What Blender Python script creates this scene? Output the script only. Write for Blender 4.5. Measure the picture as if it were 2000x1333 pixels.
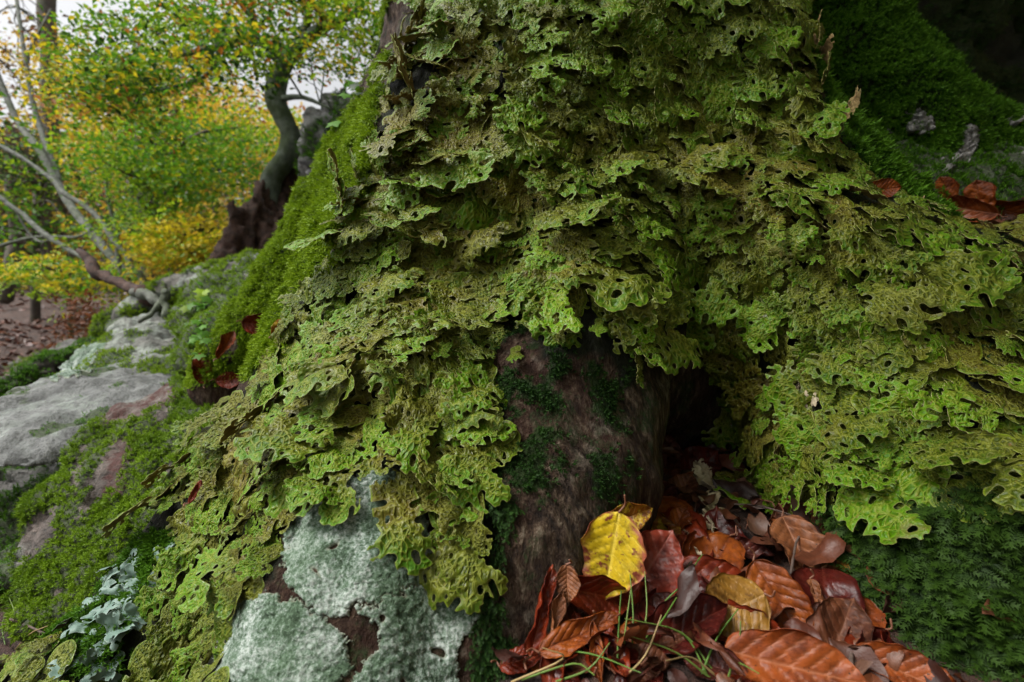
import bpy, bmesh, math, random
import numpy as np
from mathutils import Vector, Matrix, Quaternion
from mathutils.bvhtree import BVHTree

# ------------------------------------------------------------------ reset
for o in list(bpy.data.objects):
    bpy.data.objects.remove(o, do_unlink=True)
scene = bpy.context.scene
C = scene.collection
random.seed(7)
RNG = np.random.default_rng(7)

# ------------------------------------------------------------------ camera
CAM = Vector((0.0, 0.0, 0.31))
PITCH = math.radians(-8.0)
FPX = 1000.0                      # focal length in pixels of the 2000 px wide photograph
cam_d = bpy.data.cameras.new('camera')
cam = bpy.data.objects.new('camera', cam_d)
C.objects.link(cam)
cam.location = CAM
cam.rotation_euler = (math.radians(90) + PITCH, 0, 0)
cam_d.lens = 18.0
cam_d.sensor_width = 36.0
cam_d.clip_start = 0.02
cam_d.clip_end = 600
cam_d.dof.use_dof = True
cam_d.dof.focus_distance = 0.56
cam_d.dof.aperture_fstop = 5.6
scene.camera = cam

# ------------------------------------------------------------------ world, sun, exposure
SUN_EL, SUN_AZ = math.radians(57), math.radians(-100)     # azimuth from +Y towards +X
world = bpy.data.worlds.new('World')
scene.world = world
world.use_nodes = True
wn, wl = world.node_tree.nodes, world.node_tree.links
bg = wn['Background']
sky = wn.new('ShaderNodeTexSky')
sky.sky_type = 'NISHITA'
sky.sun_disc = False
sky.sun_elevation = SUN_EL
sky.sun_rotation = SUN_AZ
sky.dust_density = 6.0
sky.air_density = 1.0
hs = wn.new('ShaderNodeHueSaturation')
hs.inputs['Saturation'].default_value = 0.12
wl.new(sky.outputs[0], hs.inputs['Color'])
wl.new(hs.outputs[0], bg.inputs['Color'])
bg.inputs['Strength'].default_value = 0.115
sun_d = bpy.data.lights.new('sun', 'SUN')
sun_d.energy = 1.5
sun_d.angle = math.radians(18)
sun_d.color = (1.0, 0.97, 0.92)
sun = bpy.data.objects.new('sun', sun_d)
C.objects.link(sun)
sdir = Vector((math.sin(SUN_AZ) * math.cos(SUN_EL), math.cos(SUN_AZ) * math.cos(SUN_EL), math.sin(SUN_EL)))
sun.rotation_euler = sdir.to_track_quat('Z', 'Y').to_euler()
sun.location = sdir * 20
scene.view_settings.view_transform = 'Standard'
scene.view_settings.look = 'None'
scene.view_settings.gamma = 1.0
scene.view_settings.exposure = 0.95
scene.render.engine = 'CYCLES'
scene.cycles.max_bounces = 4
scene.cycles.diffuse_bounces = 3
scene.cycles.glossy_bounces = 2
scene.cycles.transparent_max_bounces = 4

# ------------------------------------------------------------------ maths helpers
FWD = Vector((0, math.cos(PITCH), math.sin(PITCH)))
UP = Vector((0, -math.sin(PITCH), math.cos(PITCH)))
def ray(px, py):
    return Vector(((px - 1000) / FPX, 0, 0)) + FWD + UP * ((666.5 - py) / FPX)
def P(px, py, d):
    return CAM + ray(px, py) * d
def project(a):
    """world points (n,3) -> pixel x, pixel y, depth"""
    q = a - np.array(CAM)
    d = q @ np.array(FWD)
    d = np.where(d < 1e-3, 1e-3, d)
    return 1000 + q[:, 0] / d * FPX, 666.5 - (q @ np.array(UP)) / d * FPX, d

_perm = np.random.default_rng(3).permutation(256).astype(np.int64)
_perm = np.concatenate([_perm, _perm, _perm])
_grad = np.random.default_rng(4).normal(size=(256, 3))
_grad /= np.linalg.norm(_grad, axis=1)[:, None]
def perlin(p):
    p = np.asarray(p, dtype=float)
    i = np.floor(p).astype(np.int64)
    f = p - i
    u = f * f * f * (f * (f * 6 - 15) + 10)
    i &= 255
    out = 0
    for dx in (0, 1):
        wx = u[:, 0] if dx else 1 - u[:, 0]
        for dy in (0, 1):
            wy = u[:, 1] if dy else 1 - u[:, 1]
            for dz in (0, 1):
                wz = u[:, 2] if dz else 1 - u[:, 2]
                h = _perm[_perm[_perm[i[:, 0] + dx] + ((i[:, 1] + dy) & 255)] + ((i[:, 2] + dz) & 255)]
                g = _grad[h & 255]
                out = out + wx * wy * wz * (g[:, 0] * (f[:, 0] - dx) + g[:, 1] * (f[:, 1] - dy) + g[:, 2] * (f[:, 2] - dz))
    return out * 1.5
def fbm(p, oct=4, gain=0.5, lac=2.03):
    p = np.asarray(p, dtype=float)
    s, a = 0, 1.0
    for _ in range(oct):
        s = s + a * perlin(p)
        p = p * lac + 17.3
        a *= gain
    return s
def sstep(a, b, x):
    t = np.clip((x - a) / (b - a), 0, 1)
    return t * t * (3 - 2 * t)
def in_poly(x, y, poly):
    x = np.asarray(x, float); y = np.asarray(y, float)
    r = np.zeros(x.shape, bool)
    n = len(poly)
    for i in range(n):
        x0, y0 = poly[i]; x1, y1 = poly[(i + 1) % n]
        if y0 == y1: continue
        c = ((y0 > y) != (y1 > y)) & (x < (x1 - x0) * (y - y0) / (y1 - y0) + x0)
        r ^= c
    return r

# ------------------------------------------------------------------ scene helpers
def tag(o, label=None, cat=None, group=None, kind=None):
    if label: o['label'] = label
    if cat: o['category'] = cat
    if group: o['group'] = group
    if kind: o['kind'] = kind
    return o
def link(name, me, parent=None):
    o = bpy.data.objects.new(name, me)
    C.objects.link(o)
    if parent is not None: o.parent = parent
    return o
def empty(name, loc):
    o = bpy.data.objects.new(name, None)
    o.empty_display_size = 0.02
    C.objects.link(o)
    o.location = loc
    return o
def new_mesh(name, v, f, mats=(), smooth=True, mat_idx=None, attrs=None, cols=None):
    """f: (n,k) array or list of lists"""
    me = bpy.data.meshes.new(name)
    v = np.asarray(v, dtype=np.float32)
    if isinstance(f, np.ndarray):
        k = f.shape[1]; n = len(f)
        me.vertices.add(len(v)); me.vertices.foreach_set('co', v.ravel())
        me.loops.add(n * k); me.loops.foreach_set('vertex_index', f.astype(np.int32).ravel())
        me.polygons.add(n)
        me.polygons.foreach_set('loop_start', np.arange(0, n * k, k, dtype=np.int32))
        me.update(calc_edges=True)
    else:
        me.from_pydata(v.tolist(), [], f)
    for m in mats: me.materials.append(m)
    if mat_idx is not None: me.polygons.foreach_set('material_index', np.asarray(mat_idx, dtype=np.int32))
    me.polygons.foreach_set('use_smooth', np.full(len(me.polygons), smooth, dtype=bool))
    for nme, arr in (attrs or {}).items():
        a = me.attributes.new(nme, 'FLOAT', 'POINT')
        a.data.foreach_set('value', np.asarray(arr, dtype=np.float32))
    for nme, arr in (cols or {}).items():
        a = me.attributes.new(nme, 'FLOAT_COLOR', 'POINT')
        arr = np.asarray(arr, dtype=np.float32)
        if arr.shape[1] == 3: arr = np.hstack([arr, np.ones((len(arr), 1), np.float32)])
        a.data.foreach_set('color', arr.ravel())
    me.update()
    return me
def mesh_arrays(me):
    n = len(me.vertices)
    v = np.empty(n * 3, np.float32); me.vertices.foreach_get('co', v)
    nr = np.empty(n * 3, np.float32); me.vertices.foreach_get('normal', nr)
    return v.reshape(-1, 3).astype(float), nr.reshape(-1, 3).astype(float)
def tri_arrays(me):
    me.calc_loop_triangles()
    t = np.empty(len(me.loop_triangles) * 3, np.int32)
    me.loop_triangles.foreach_get('vertices', t)
    return t.reshape(-1, 3)
def set_co(me, v):
    me.vertices.foreach_set('co', np.asarray(v, np.float32).ravel()); me.update()

def catmull(pts, n):
    pts = np.asarray(pts, float)
    ext = np.vstack([2 * pts[0] - pts[1], pts, 2 * pts[-1] - pts[-2]])
    out = []
    m = len(pts) - 1
    for i in range(m):
        p0, p1, p2, p3 = ext[i:i + 4]
        for k in range(n):
            t = k / n
            out.append(0.5 * ((2 * p1) + (-p0 + p2) * t + (2 * p0 - 5 * p1 + 4 * p2 - p3) * t * t + (-p0 + 3 * p1 - 3 * p2 + p3) * t ** 3))
    out.append(pts[-1])
    return np.array(out)
def tube_arrays(path, seg=12, sub=4, cap=True, jitter=0.0, seed=0):
    """path rows x,y,z,r -> verts, quads/tri list; round closed ends"""
    q = catmull(path, sub) if sub > 1 else np.asarray(path, float)
    p, r = q[:, :3], np.maximum(q[:, 3], 1e-5)
    if cap:      # rounded ends
        d0 = p[0] - p[1]; d0 = d0 / (np.linalg.norm(d0) + 1e-9)
        d1 = p[-1] - p[-2]; d1 = d1 / (np.linalg.norm(d1) + 1e-9)
        a = [p[0] + d0 * r[0] * s for s in (0.92, 0.7)]; ar = [r[0] * .38, r[0] * .72]
        b = [p[-1] + d1 * r[-1] * s for s in (0.7, 0.92)]; br = [r[-1] * .72, r[-1] * .38]
        p = np.vstack([a, p, b]); r = np.concatenate([ar, r, br])
    n = len(p)
    tan = np.gradient(p, axis=0); tan /= np.linalg.norm(tan, axis=1)[:, None] + 1e-9
    ref = np.array([0, 0, 1.0]) if abs(tan[0, 2]) < .9 else np.array([1.0, 0, 0])
    u = np.cross(tan[0], ref); u /= np.linalg.norm(u)
    V = []
    rg = np.random.default_rng(seed)
    ang = np.linspace(0, 2 * np.pi, seg, endpoint=False)
    for i in range(n):
        u = u - tan[i] * (u @ tan[i]); u /= np.linalg.norm(u) + 1e-9
        w = np.cross(tan[i], u)
        rr = r[i] * (1 + jitter * rg.normal(size=seg))
        V.append(p[i] + (np.cos(ang) * rr)[:, None] * u + (np.sin(ang) * rr)[:, None] * w)
    V = np.vstack(V)
    F = []
    for i in range(n - 1):
        for k in range(seg):
            a = i * seg + k; b = i * seg + (k + 1) % seg
            F.append([a, b, b + seg, a + seg])
    F.append(list(range(seg))[::-1]); F.append([(n - 1) * seg + k for k in range(seg)])
    return V, F
def tubes_mesh(name, paths, mats, seg=8, sub=3, jitter=0.0, seed=0):
    V, F, o = [], [], 0
    for i, p in enumerate(paths):
        v, f = tube_arrays(p, seg, sub, True, jitter, seed + i)
        V.append(v); F += [[a + o for a in q] for q in f]; o += len(v)
    return new_mesh(name, np.vstack(V), F, mats)
def remesh(me_in, voxel, smooth_it, fac=0.5):
    """voxel-remesh a temporary object, hand back the merged mesh"""
    tmp = bpy.data.objects.new('tmp', me_in); C.objects.link(tmp)
    m = tmp.modifiers.new('r', 'REMESH'); m.mode = 'VOXEL'; m.voxel_size = voxel
    s = tmp.modifiers.new('s', 'SMOOTH'); s.factor = fac; s.iterations = smooth_it
    dg = bpy.context.evaluated_depsgraph_get()
    ev = tmp.evaluated_get(dg)
    out = bpy.data.meshes.new_from_object(ev)
    bpy.data.objects.remove(tmp, do_unlink=True); bpy.data.meshes.remove(me_in)
    out.polygons.foreach_set('use_smooth', np.ones(len(out.polygons), bool))
    out.materials.clear()
    return out
def hull_mesh(points):
    bm = bmesh.new()
    for p in points: bm.verts.new(p)
    r = bmesh.ops.convex_hull(bm, input=bm.verts)
    kill = [g for g in r['geom_interior'] if isinstance(g, bmesh.types.BMVert)]
    bmesh.ops.delete(bm, geom=kill, context='VERTS')
    me = bpy.data.meshes.new('hull'); bm.to_mesh(me); bm.free()
    return me

# ------------------------------------------------------------------ materials
class NT:
    def __init__(s, name):
        s.m = bpy.data.materials.new(name); s.m.use_nodes = True
        s.n, s.l = s.m.node_tree.nodes, s.m.node_tree.links
        s.b = s.n['Principled BSDF']
    def node(s, t, **kw):
        n = s.n.new(t)
        for k, v in kw.items():
            if hasattr(n, k): setattr(n, k, v)
            else: n.inputs[k].default_value = v
        return n
    def link(s, a, b): s.l.new(a, b)
    def val(s, sock, x):
        if hasattr(x, 'is_output') or isinstance(x, bpy.types.NodeSocket): s.link(x, sock)
        else: sock.default_value = x
    def noise(s, scale, detail=4, rough=.55, vec=None, dim='3D', out='Fac'):
        n = s.node('ShaderNodeTexNoise'); n.inputs['Scale'].default_value = scale
        n.inputs['Detail'].default_value = detail; n.inputs['Roughness'].default_value = rough
        if vec is not None: s.link(vec, n.inputs['Vector'])
        return n.outputs[out]
    def voro(s, scale, feature='F1', vec=None, out='Distance'):
        n = s.node('ShaderNodeTexVoronoi'); n.feature = feature; n.inputs['Scale'].default_value = scale
        if vec is not None: s.link(vec, n.inputs['Vector'])
        return n.outputs[out]
    def coord(s, which='Object'):
        return s.node('ShaderNodeTexCoord').outputs[which]
    def pos(s):
        return s.node('ShaderNodeNewGeometry').outputs['Position']
    def mapping(s, vec, scale=(1, 1, 1), rot=(0, 0, 0)):
        n = s.node('ShaderNodeMapping'); n.inputs['Scale'].default_value = scale; n.inputs['Rotation'].default_value = rot
        s.link(vec, n.inputs['Vector']); return n.outputs[0]
    def attr(s, name, out='Fac'):
        n = s.node('ShaderNodeAttribute'); n.attribute_name = name; return n.outputs[out]
    def rnd(s):
        return s.node('ShaderNodeObjectInfo').outputs['Random']
    def ramp(s, fac, stops, interp='LINEAR'):
        n = s.node('ShaderNodeValToRGB'); n.color_ramp.interpolation = interp
        e = n.color_ramp.elements
        while len(e) < len(stops): e.new(0.5)
        for i, (p, c) in enumerate(stops):
            e[i].position = p
            e[i].color = (c, c, c, 1) if not hasattr(c, '__len__') else (*c, 1)
        s.link(fac, n.inputs[0]); return n.outputs[0]
    def mix(s, fac, a, b, mode='MIX'):
        n = s.node('ShaderNodeMix'); n.data_type = 'RGBA'; n.blend_type = mode
        s.val(n.inputs[0], fac)
        for sock, x in ((n.inputs[6], a), (n.inputs[7], b)):
            if isinstance(x, tuple): sock.default_value = (*x, 1)
            else: s.link(x, sock)
        return n.outputs[2]
    def math(s, op, a, b=0.0, clamp=False):
        n = s.node('ShaderNodeMath'); n.operation = op; n.use_clamp = clamp
        s.val(n.inputs[0], a); s.val(n.inputs[1], b); return n.outputs[0]
    def bump(s, h, strength=.5, dist=.01, normal=None):
        n = s.node('ShaderNodeBump'); n.inputs['Strength'].default_value = strength; n.inputs['Distance'].default_value = dist
        s.link(h, n.inputs['Height'])
        if normal is not None: s.link(normal, n.inputs['Normal'])
        return n.outputs[0]
    def done(s, color=None, rough=None, normal=None, spec=None, coat=None, trans=None):
        b = s.b
        if color is not None:
            if isinstance(color, tuple): b.inputs['Base Color'].default_value = (*color, 1)
            else: s.link(color, b.inputs['Base Color'])
        if rough is not None: s.val(b.inputs['Roughness'], rough)
        if normal is not None: s.link(normal, b.inputs['Normal'])
        if spec is not None: s.val(b.inputs['Specular IOR Level'], spec)
        if coat is not None: b.inputs['Coat Weight'].default_value = coat; b.inputs['Coat Roughness'].default_value = .25
        if trans is not None and color is not None:
            t = s.node('ShaderNodeBsdfTranslucent')
            if isinstance(color, tuple): t.inputs[0].default_value = (*color, 1)
            else: s.link(color, t.inputs[0])
            if normal is not None: s.link(normal, t.inputs['Normal'])
            mx = s.node('ShaderNodeMixShader'); mx.inputs[0].default_value = trans
            s.link(b.outputs[0], mx.inputs[1]); s.link(t.outputs[0], mx.inputs[2])
            s.link(mx.outputs[0], s.n['Material Output'].inputs['Surface'])
        return s.m

def mat_bark():
    t = NT('wet_bark'); p = t.pos()
    q = t.mapping(p, (1, 1, .38), (0, .25, 0))
    n1 = t.noise(70, 6, .65, q); n2 = t.noise(9, 4, .6, p); n3 = t.noise(210, 4, .7, q)
    c = t.ramp(n1, [(.32, (.012, .008, .006)), (.48, (.05, .032, .022)), (.6, (.11, .08, .058)), (.75, (.24, .20, .155))])
    c = t.mix(t.ramp(n2, [(.42, 0.0), (.62, 1.0)]), c, t.mix(.55, c, (.05, .02, .012)))
    g = t.math('MULTIPLY', t.ramp(t.noise(16, 5, .7, p), [(.53, 0.0), (.62, 1.0)]), t.ramp(n3, [(.35, 0.0), (.6, 1.0)]))
    c = t.mix(g, c, (.03, .06, .015))
    h = t.math('ADD', n1, t.math('MULTIPLY', n3, .5))
    return t.done(c, t.ramp(n3, [(.3, .35), (.7, .75)]), t.bump(h, 1.0, .012))
def mat_trunk_top():
    t = NT('pale_bark'); p = t.pos()
    q = t.mapping(p, (1, 1, 5))
    n1 = t.noise(22, 6, .6, q); n2 = t.noise(6, 4, .6, p)
    c = t.ramp(n1, [(.3, (.05, .035, .025)), (.55, (.12, .09, .07)), (.75, (.2, .17, .14))])
    g = t.ramp(n2, [(.45, 0.0), (.6, 1.0)])
    c = t.mix(g, c, (.08, .13, .025))
    return t.done(c, .8, t.bump(n1, .6, .008))

# ------------------------------------------------------------------ ground
def ground_z(x, y):
    x = np.asarray(x, float); y = np.asarray(y, float)
    z = 0.015 * fbm(np.stack([x * 3, y * 3, 0 * x], -1), 3)
    z = z - 0.30 * sstep(.06, -.5, x)                       # falls away to the left
    z = z + 0.42 * sstep(.62, .95, x) * sstep(.62, .85, y)    # ledge behind the right root
    z = z - .12 * sstep(1.4, 4.0, y) * sstep(.4, -.6, x)
    far = sstep(5, 40, y)
    z = z + far * (.6 + 0.5 * fbm(np.stack([x * .12, y * .12, 0 * x + 3], -1), 3))
    z = z + sstep(25, 110, np.hypot(x, y)) * 9 * (1 + .4 * perlin(np.stack([x * .02, y * .02, 0 * x], -1)))
    z = z + .05 * sstep(1.2, 2.5, y) * fbm(np.stack([x * 1.1, y * 1.1, 0 * x + 9], -1), 3)
    return z
def mat_soil():
    t = NT('leafy_soil'); p = t.pos()
    v = t.voro(26, vec=p, out='Color')
    n = t.noise(14, 6, .65, p); f = t.noise(90, 5, .7, p)
    sep = t.node('ShaderNodeSeparateColor'); t.link(v, sep.inputs[0])
    c = t.ramp(sep.outputs[0], [(0, (.018, .009, .006)), (.35, (.05, .02, .012)), (.7, (.085, .036, .02)), (1, (.11, .06, .04))])
    c = t.mix(t.ramp(f, [(.3, .75), (.6, 0.0)]), c, (.015, .01, .008))
    return t.done(c, .75, t.bump(t.math('ADD', f, sep.outputs[1]), .8, .02))
M = {}
M['soil'] = mat_soil()
nu, nv = 170, 190
uu = np.linspace(-1, 1, nu); vv = np.linspace(0, 1, nv)
gx = 120 * np.sinh(6.2 * uu) / np.sinh(6.2)
gy = -1.5 + 150 * (np.sinh(6.0 * vv)) / np.sinh(6.0)
X, Y = np.meshgrid(gx, gy)
GV = np.stack([X.ravel(), Y.ravel(), ground_z(X.ravel(), Y.ravel())], -1)
ii = (np.arange(nv - 1)[:, None] * nu + np.arange(nu - 1)[None]).ravel()
GF = np.stack([ii, ii + 1, ii + nu + 1, ii + nu], -1)
ground = link('ground', new_mesh('ground', GV, GF, [M['soil']]))
tag(ground, 'brown forest soil strewn with decaying leaves under the tree', 'ground', kind='structure')

# ------------------------------------------------------------------ the big beech: trunk flaring into roots
def pr(*rows):     # px, py, depth of the axis, radius
    return [(*P(a, b, d), r) for a, b, d, r in rows]
tree_paths = [
    # main stem
    pr((1170, 620, 1.02, .30), (1160, 250, 1.10, .35), (1165, 0, 1.17, .355), (1175, -300, 1.35, .36)) + [(.30, 1.62, 2.2, .33)],
    # mossy buttress behind on the left
    pr((1010, -60, 1.22, .29), (890, 180, 1.22, .20), (735, 410, 1.20, .155), (600, 590, 1.18, .125), (470, 740, 1.14, .10)),
    pr((900, 230, 1.06, .18), (810, 420, 1.03, .165), (720, 600, 1.0, .14), (610, 760, .98, .11)),
    # big left root running down towards the lower left
    pr((1080, 250, 1.02, .29), (930, 480, .93, .265), (790, 720, .84, .22), (620, 960, .75, .17), (420, 1190, .66, .13), (170, 1400, .58, .10), (-100, 1580, .54, .08)),
    # front swelling carrying the crusty lichen
    pr((900, 700, .80, .2), (800, 950, .64, .17), (740, 1180, .535, .145), (690, 1450, .47, .14)),
    # bark leg in front
    pr((1100, 560, .83, .2), (1086, 780, .68, .142), (1030, 980, .595, .135), (925, 1180, .54, .125), (845, 1400, .50, .13)),
    # arch over the hollow and right root
    pr((1150, 400, .92, .22), (1330, 460, .86, .16), (1510, 530, .80, .15), (1660, 680, .75, .16)),
    pr((1240, 130, 1.05, .28), (1430, 400, .95, .215), (1660, 620, .86, .195), (1890, 715, .78, .185), (2100, 850, .76, .18), (2350, 950, .80, .17)),
    pr((1600, 650, .85, .16), (1720, 820, .70, .16), (1825, 1000, .59, .14), (1890, 1180, .53, .135), (1925, 1400, .48, .14)),
    pr((1800, 700, .82, .18), (2050, 1000, .68, .17), (2200, 1250, .62, .16)),
    # mossy buttress behind on the right
    pr((1300, -80, 1.3, .32), (1500, 80, 1.34, .26), (1700, 270, 1.28, .2), (1930, 400, 1.25, .17), (2150, 470, 1.25, .13)),
]
tm = tubes_mesh('t', tree_paths, [], seg=28, sub=6)
trunk_me = remesh(tm, 0.0102, 16, .5)
tv, tn = mesh_arrays(trunk_me)
lump = .013 * fbm(tv * 7, 3) + .004 * fbm(tv * 26 * np.array([1, 1, .5]), 3)
px_, py_, dd_ = project(tv)
tv2 = tv + tn * lump[:, None]
set_co(trunk_me, tv2)

# ------------------------------------------------------------------ rocks
def rock_mesh(pts, voxel, it, amp, fr, seed, crag=.5):
    me = remesh(hull_mesh(pts), voxel, it, .5)
    v, n = mesh_arrays(me)
    o = seed * 13.7
    d = amp * fbm(v * fr + o, 5, .55)
    rid = np.abs(perlin(v * fr * 1.7 + o + 5))
    d -= amp * crag * np.exp(-(rid / .06) ** 2)          # cracks
    set_co(me, v + n * d[:, None])
    return me
def hp(rows, back):
    """outline px,py,depth rows; the far side is the same outline pushed back by `back` metres"""
    f = [P(*r) for r in rows]
    c = sum(f, Vector()) / len(f)
    return f + [c + (p - c) * .8 + Vector((0, back, 0)) for p in f]
ROCKS = {}
ROCKS['slab'] = rock_mesh(hp([(-160, 830, 1.05), (0, 772, 1.20), (110, 728, 1.30), (240, 728, 1.36), (330, 745, 1.36), (430, 760, 1.34), (300, 800, 1.12), (210, 855, 1.02),
                              (110, 915, .98), (0, 912, .96), (-160, 920, .94)], .35), .010, 3, .012, 13, 1)
ROCKS['capped'] = rock_mesh(hp([(100, 742, 1.50), (110, 715, 1.58), (190, 655, 1.66), (262, 632, 1.72), (338, 655, 1.7), (350, 700, 1.5), (435, 735, 1.4), (420, 800, 1.26), (330, 775, 1.28), (230, 762, 1.32)], .3), .011, 3, .02, 13, 2)
ROCKS['red'] = rock_mesh(hp([(150, 850, 1.0), (230, 795, 1.12), (330, 750, 1.18), (430, 790, 1.12), (560, 830, 1.0), (420, 1000, .84), (330, 1200, .74), (150, 1260, .74), (25, 1240, .78), (10, 1110, .86), (90, 950, .92)], .3), .009, 6, .016, 11, 3)
ROCKS['low'] = rock_mesh(hp([(-200, 930, 1.15), (0, 905, 1.2), (110, 930, 1.15), (150, 1050, 1.0), (40, 1150, .92), (-200, 1200, .9)], .3), .014, 6, .03, 7, 4)
ROCKS['shelf'] = rock_mesh(hp([(330, 700, 1.45), (330, 590, 1.62), (410, 545, 1.68), (470, 520, 1.7), (560, 560, 1.5), (560, 700, 1.2), (640, 780, 1.06), (520, 830, 1.06), (430, 770, 1.16)], .3), .013, 6, .03, 8, 5)
ROCKS['tall'] = rock_mesh(hp([(560, 420, 2.6), (585, 300, 2.7), (600, 200, 2.9), (650, 165, 2.9), (740, 180, 2.7), (780, 380, 2.5), (640, 480, 2.3)], .7), .03, 4, .09, 4, 6, .8)
ROCKS['pale'] = rock_mesh(hp([(1640, 290, 1.12), (1700, 225, 1.2), (1800, 205, 1.22), (1900, 200, 1.2), (2060, 215, 1.15), (2100, 400, .98), (1950, 425, .94), (1800, 410, .94), (1680, 390, .98)], .3), .010, 6, .02, 10, 7)
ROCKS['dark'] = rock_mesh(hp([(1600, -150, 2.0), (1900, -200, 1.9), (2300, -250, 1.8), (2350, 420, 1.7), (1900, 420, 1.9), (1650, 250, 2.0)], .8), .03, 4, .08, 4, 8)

# ------------------------------------------------------------------ one ray-caster over everything solid
def bvh_of(meshes):
    V, T, o = [], [], 0
    for me in meshes:
        v, _ = mesh_arrays(me); t = tri_arrays(me)
        V.append(v); T.append(t + o); o += len(v)
    V = np.vstack(V); T = np.vstack(T)
    return BVHTree.FromPolygons(V.tolist(), T.tolist(), all_triangles=True)
BV_TREE = bvh_of([trunk_me])
BV_ALL = bvh_of([trunk_me, ground.data] + list(ROCKS.values()))
def hit(px, py, bv=None):
    r = ray(px, py).normalized()
    loc, nor, idx, dist = (bv or BV_ALL).ray_cast(CAM, r)
    if loc is None: return None, None
    if nor.dot(r) > 0: nor = -nor
    return loc, nor

# ------------------------------------------------------------------ where moss, lichen and bare bark lie (photo-pixel outlines cast onto the solid forms)
LICH = [(850, -160), (800, 90), (745, 190), (735, 330), (650, 440), (600, 570), (555, 650), (520, 720), (430, 800), (350, 880), (275, 1030), (205, 1120),
        (90, 1235), (-60, 1330), (-200, 1460), (450, 1460), (440, 1240), (470, 1180), (545, 1130), (560, 1010), (640, 955), (740, 915), (760, 985), (840, 1010),
        (860, 1090), (960, 1085), (985, 1050), (955, 950), (1000, 850), (975, 760), (945, 690), (955, 640), (1030, 640), (1060, 700), (1180, 690), (1225, 765),
        (1258, 730), (1280, 640), (1360, 650), (1415, 790), (1405, 960), (1490, 1005), (1620, 1010), (1700, 1060), (1850, 1085), (1930, 1010), (2150, 1080), (2400, 1150),
        (2400, 430), (2000, 452), (1850, 425), (1700, 350), (1640, 270), (1600, 170), (1560, -160)]
SHIELD = [(205, 1060), (300, 1040), (345, 1035), (350, 1080), (300, 1110), (305, 1200), (265, 1345), (180, 1345), (100, 1245), (140, 1190), (205, 1180)]
MOSS_LEFT = [(700, -200), (745, 0), (690, 200), (600, 350), (500, 520), (420, 660), (300, 760), (560, 720), (640, 560), (720, 380), (745, 300), (745, 190), (790, 90), (850, -200)]
MOSS_RIGHT = [(1540, -200), (1600, 170), (1640, 270), (1700, 350), (1850, 425), (2400, 430), (2400, -200)]
MOSS_DARK = [(1600, 1000), (1640, 1080), (1700, 1220), (1850, 1345), (2000, 1420), (2400, 1450), (2400, 900), (1900, 960)]
MOSS_LEG = [(930, 600), (1080, 600), (1220, 700), (1260, 850), (1210, 960), (1030, 960), (950, 900)]
tv, tn = mesh_arrays(trunk_me)
tx, ty, td = project(tv)
front = (tn * (np.array(CAM) - tv)).sum(1) > 0
nz = fbm(tv * 9, 4)
w = 14 * fbm(tv * 22, 2)
mL = in_poly(tx + w, ty + w, MOSS_LEFT) * sstep(.0, .22, .6 * nz + .6 * fbm(tv * np.array([30, 30, 5.]), 3) + .42 * sstep(60, 380, ty) - .30 * sstep(700, 780, tx) * sstep(260, 60, ty))
mR = in_poly(tx + w, ty + w, MOSS_RIGHT) * 1.0
mD = in_poly(tx + w, ty + w, MOSS_DARK) * 1.0
mG = in_poly(tx + 5 * w, ty + 5 * w, MOSS_LEG) * sstep(-.05, .35, fbm(tv * np.array([34, 34, 15.]), 4) + .25 * sstep(1150, 980, tx) - .05)
mE = sstep(1290, 1150, ty) * 0
back = sstep(1.15, 1.35, tv[:, 1]) * 0
moss_mask = np.clip(np.maximum.reduce([mL, mR, mD, mG]), 0, 1)
moss_mask = np.where(front, moss_mask, .7)
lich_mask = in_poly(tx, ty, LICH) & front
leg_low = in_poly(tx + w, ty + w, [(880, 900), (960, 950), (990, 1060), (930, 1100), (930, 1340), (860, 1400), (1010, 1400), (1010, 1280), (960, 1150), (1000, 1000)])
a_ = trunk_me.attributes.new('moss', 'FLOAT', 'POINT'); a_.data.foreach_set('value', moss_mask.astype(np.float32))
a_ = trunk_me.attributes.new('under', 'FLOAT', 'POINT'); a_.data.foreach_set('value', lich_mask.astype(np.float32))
# bark ribs on the bare leg
rib = fbm(tv * np.array([60, 60, 22.]) + np.array([0, 0, 0]), 3) * .0028 * (1 - np.clip(moss_mask + lich_mask, 0, 1))
set_co(trunk_me, tv + tn * rib[:, None])

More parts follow.
